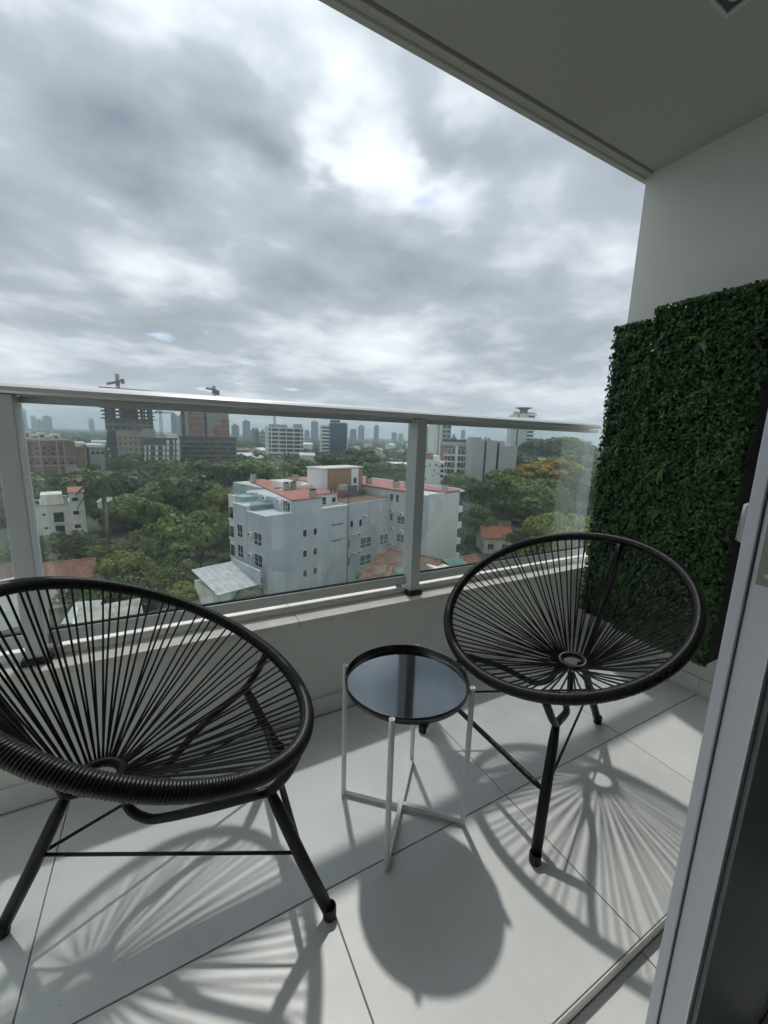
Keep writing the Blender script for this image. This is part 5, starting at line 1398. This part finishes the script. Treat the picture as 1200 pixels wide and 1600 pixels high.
# palm
pb = at(164, 795, 92); pt = at(161, 752, 92)
M['leaf_palm'] = leaf_mat('palm_frond', (0.03, 0.045, 0.022), (0.055, 0.075, 0.035), trans=.1, scale=1, randv=0, rough=.8, spec=.1)
pm = empty('palm_tree', (pb[0], pb[1], GZ), label='tall palm with pale trunk beside the cream flats', cat='palm tree')
hp_ = pt[2] - GZ
MB().tube([(0, 0, 0), (.2, 0, hp_ * .4), (pt[0] - pb[0], pt[1] - pb[1], hp_)], [.45, .36, .28], n=10).build('trunk', M['palm_bark'], pm, smooth=True)
for k in range(20):
    a = 2 * math.pi * k / 20 + rnd.uniform(-.15, .15); el = rnd.uniform(-.2, .95); ln = rnd.uniform(4.0, 5.4)
    d = Vector((math.cos(a), math.sin(a), 0)); p0 = Vector((pt[0] - pb[0], pt[1] - pb[1], hp_))
    pts = [p0 + d * ln * t * math.cos(el * .6) + Vector((0, 0, ln * (t * math.sin(el) - .85 * t * t))) for t in [i / 9 for i in range(10)]]
    mb = MB()
    sd = d.cross(Vector((0, 0, 1)))
    for i in range(9):
        for sgn in (-1, 1):
            for j in range(2):
                q = pts[i].lerp(pts[i + 1], j / 2); tip = q + sd * sgn * (.75 * (1 - abs(i - 4) / 7)) + (pts[i + 1] - pts[i]) * .6 + Vector((0, 0, -.35))
                w = (pts[i + 1] - pts[i]) * .8
                mb.add([q, q + w, tip], [(0, 1, 2)])
    o = mb.build('frond', M['leaf_palm'], pm)
# distant greenery: nobody could count it
rs = np.random.default_rng(77)
def blocked(x, y, m=2.0):
    p = np.array([x, y, 0.0])
    for o, u, v, s0, s1, t0, t1 in AVOID:
        q = p - o; a = q @ u; b = q @ v
        if s0 - m < a < s1 + m and t0 - m < b < t1 + m: return True
    return False
# garden greenery filling the gaps between houses and trees
VS = [crown_arrays(500 + k, n_lobes=9, per=42, leaf=.10) for k in range(3)]
AV, AF, nb = [], [], 0
for i in range(900):
    hd_ = rad(rs.uniform(-19, 62)); D_ = 46 * (190 / 46) ** rs.uniform(0, 1)
    x, y = math.sin(hd_) * D_, math.cos(hd_) * D_
    r_ = rs.uniform(1.8, 3.6)
    if blocked(x, y, r_ * .6): continue
    h_ = rs.uniform(.6, 3.4) * (1.5 if D_ > 80 else 1.0)
    V, Fc = VS[i % 3]; a = rs.uniform(0, 6.28); c_, s_ = math.cos(a), math.sin(a)
    AV.append(np.stack([(V[:, 0] * c_ - V[:, 1] * s_) * r_ + x, (V[:, 0] * s_ + V[:, 1] * c_) * r_ + y, V[:, 2] * r_ * 1.2 + GZ + h_], 1)); AF.append(Fc + nb); nb += len(V)
M['leaf_garden'] = leaf_mat('foliage_garden', (0.056, 0.078, 0.024), (0.180, 0.211, 0.058), trans=.25, scale=.16, randv=0)
gs = link('garden_greenery', mesh_np('garden_greenery', np.concatenate(AV), np.concatenate(AF), M['leaf_garden']))
setp(gs, 'dense garden shrubs and bushes filling the gaps between houses', 'shrubs', kind='stuff')
V0, F0 = crown_arrays(999, n_lobes=9, per=9, leaf=.26)
V1, F1 = crown_arrays(998, n_lobes=9, per=9, leaf=.26)
AV, AF, nb = [], [], 0
cnt = 0
while cnt < 5200:
    hd_ = rad(rs.uniform(-17, 78)); D_ = 150 * (3800 / 150) ** rs.uniform(0, 1)
    x, y = math.sin(hd_) * D_, math.cos(hd_) * D_
    if blocked(x, y): cnt += 1; continue
    r_ = rs.uniform(3.5, 6.5) * (1 + D_ / 2500); h_ = rs.uniform(3.0, 7.5)
    V, Fc = (V0, F0) if cnt % 2 else (V1, F1)
    a = rs.uniform(0, 6.28); c_, s_ = math.cos(a), math.sin(a)
    W = np.stack([(V[:, 0] * c_ - V[:, 1] * s_) * r_ + x, (V[:, 0] * s_ + V[:, 1] * c_) * r_ + y, V[:, 2] * r_ * 1.1 + GZ + h_], 1)
    AV.append(W); AF.append(Fc + nb); nb += len(V); cnt += 1
M['leaf_far'] = leaf_mat('foliage_far', (0.061, 0.095, 0.033), (0.165, 0.199, 0.067), trans=.2, scale=.05, randv=0, coords='Object')
ft = link('distant_tree_cover', mesh_np('distant_tree_cover', np.concatenate(AV), np.concatenate(AF), M['leaf_far']))
setp(ft, 'sea of distant trees stretching to the horizon', 'trees', kind='stuff')
# small houses scattered in the green
hmesh = {}
hk = [('white_wall', 'terracotta'), ('cream_wall', 'metal_roof'), ('white_wall', 'white_wall'), ('cream_wall', 'old_terracotta'), ('white_wall', 'concrete')]
for i, (wm_, rm_) in enumerate(hk):
    mb = MB().box(-6, 6, -5, 5, 0, 6.5); a = mb.mesh('wall', M[wm_])
    mb = MB().add([(-6.5, -5.5, 6.51), (6.5, -5.5, 6.51), (6.5, 5.5, 6.51), (-6.5, 5.5, 6.51), (-6.5, 0, 8.6), (6.5, 0, 8.6)], [(0, 1, 5, 4), (2, 3, 4, 5), (1, 2, 5), (3, 0, 4), (0, 3, 2, 1)]); hmesh[i] = (a, mb.mesh('roof', M[rm_]))
HS = [(65, 763, 150, 3, 'left of the cream flats'), (92, 766, 130, 0, 'behind the roof of the cream flats'), (75, 768, 135, 2, 'behind the cream flats penthouse'), (192, 777, 122, 0, 'right of the palm crown'), (210, 776, 128, 0, 'second from the palm crown'), (226, 772, 134, 2, 'beyond the palm, near the chequered building'), (178, 778, 118, 4, 'just behind the palm trunk'),
      (125, 700, 320, 2, 'above the wing of the brick building'), (155, 688, 420, 1, 'behind the low grey office'), (100, 694, 400, 2, 'behind the cream stepped apartments'), (400, 712, 260, 1, 'left of the white office base'), (380, 708, 300, 2, 'right of the brown scaffolding'), (378, 700, 360, 0, 'just right of the red brick tower'), (405, 700, 350, 2, 'below the dark glass block'),
      (480, 708, 270, 1, 'right of the white office base'), (590, 700, 420, 1, 'above the long warehouse'), (610, 693, 600, 2, 'far behind the warehouse'), (575, 692, 640, 0, 'below the broad twin tower'), (555, 697, 470, 4, 'right of the blue glass office'), (640, 694, 600, 2, 'just left of the balustrade post'), (860, 697, 560, 2, 'near the beige far flats'), (760, 690, 700, 1, 'behind the grey windowless block'),
      (480, 692, 520, 2, 'between the two offices'), (560, 706, 330, 1, 'below the blue glass office'), (590, 708, 330, 3, 'left of the warehouse roof'), (625, 702, 420, 1, 'above the white warehouse roof'), (845, 697, 620, 3, 'right of the helipad tower'), (110, 690, 520, 1, 'under the wide rounded far tower'), (360, 727, 190, 4, 'at the foot of the brown scaffolding')]
for i, (px, py, dp, k, where) in enumerate(HS):
    p = at(px, py, dp)
    sc_ = rnd.uniform(.75, 1.1) * (.5 if dp < 200 else 1.0)
    hz_ = empty('far_house', (p[0], p[1], max(GZ, p[2] - 8.2 * sc_)), rad(rnd.uniform(-30, 60)), 'small ' + ('white house with terracotta roof', 'cream house with metal roof', 'white pale-roofed house', 'cream house with brown roof', 'white house with grey roof')[k] + ' ' + where, 'house', 'houses among distant trees')
    link('wall', hmesh[k][0], hz_); link('roof', hmesh[k][1], hz_)
    hz_.scale = (sc_, sc_, sc_)

# ------------------------------------------------------------------ haze: one box of even air round everything
hb = MB().box(-2500, 5200, -60, 5200, GZ - 1.0, 75.0)
hm = bpy.data.materials.new('haze_air'); hm.use_nodes = True
t = hm.node_tree; t.nodes.clear()
out = t.nodes.new('ShaderNodeOutputMaterial'); pv = t.nodes.new('ShaderNodeVolumePrincipled')
pv.inputs['Color'].default_value = (0.80, 0.90, 0.98, 1); pv.inputs['Density'].default_value = 0.0004; pv.inputs['Anisotropy'].default_value = 0.3
t.links.new(pv.outputs[0], out.inputs['Volume'])
hz_o = hb.build('haze', hm); setp(hz_o, 'thin bluish summer haze over the city', kind='stuff')
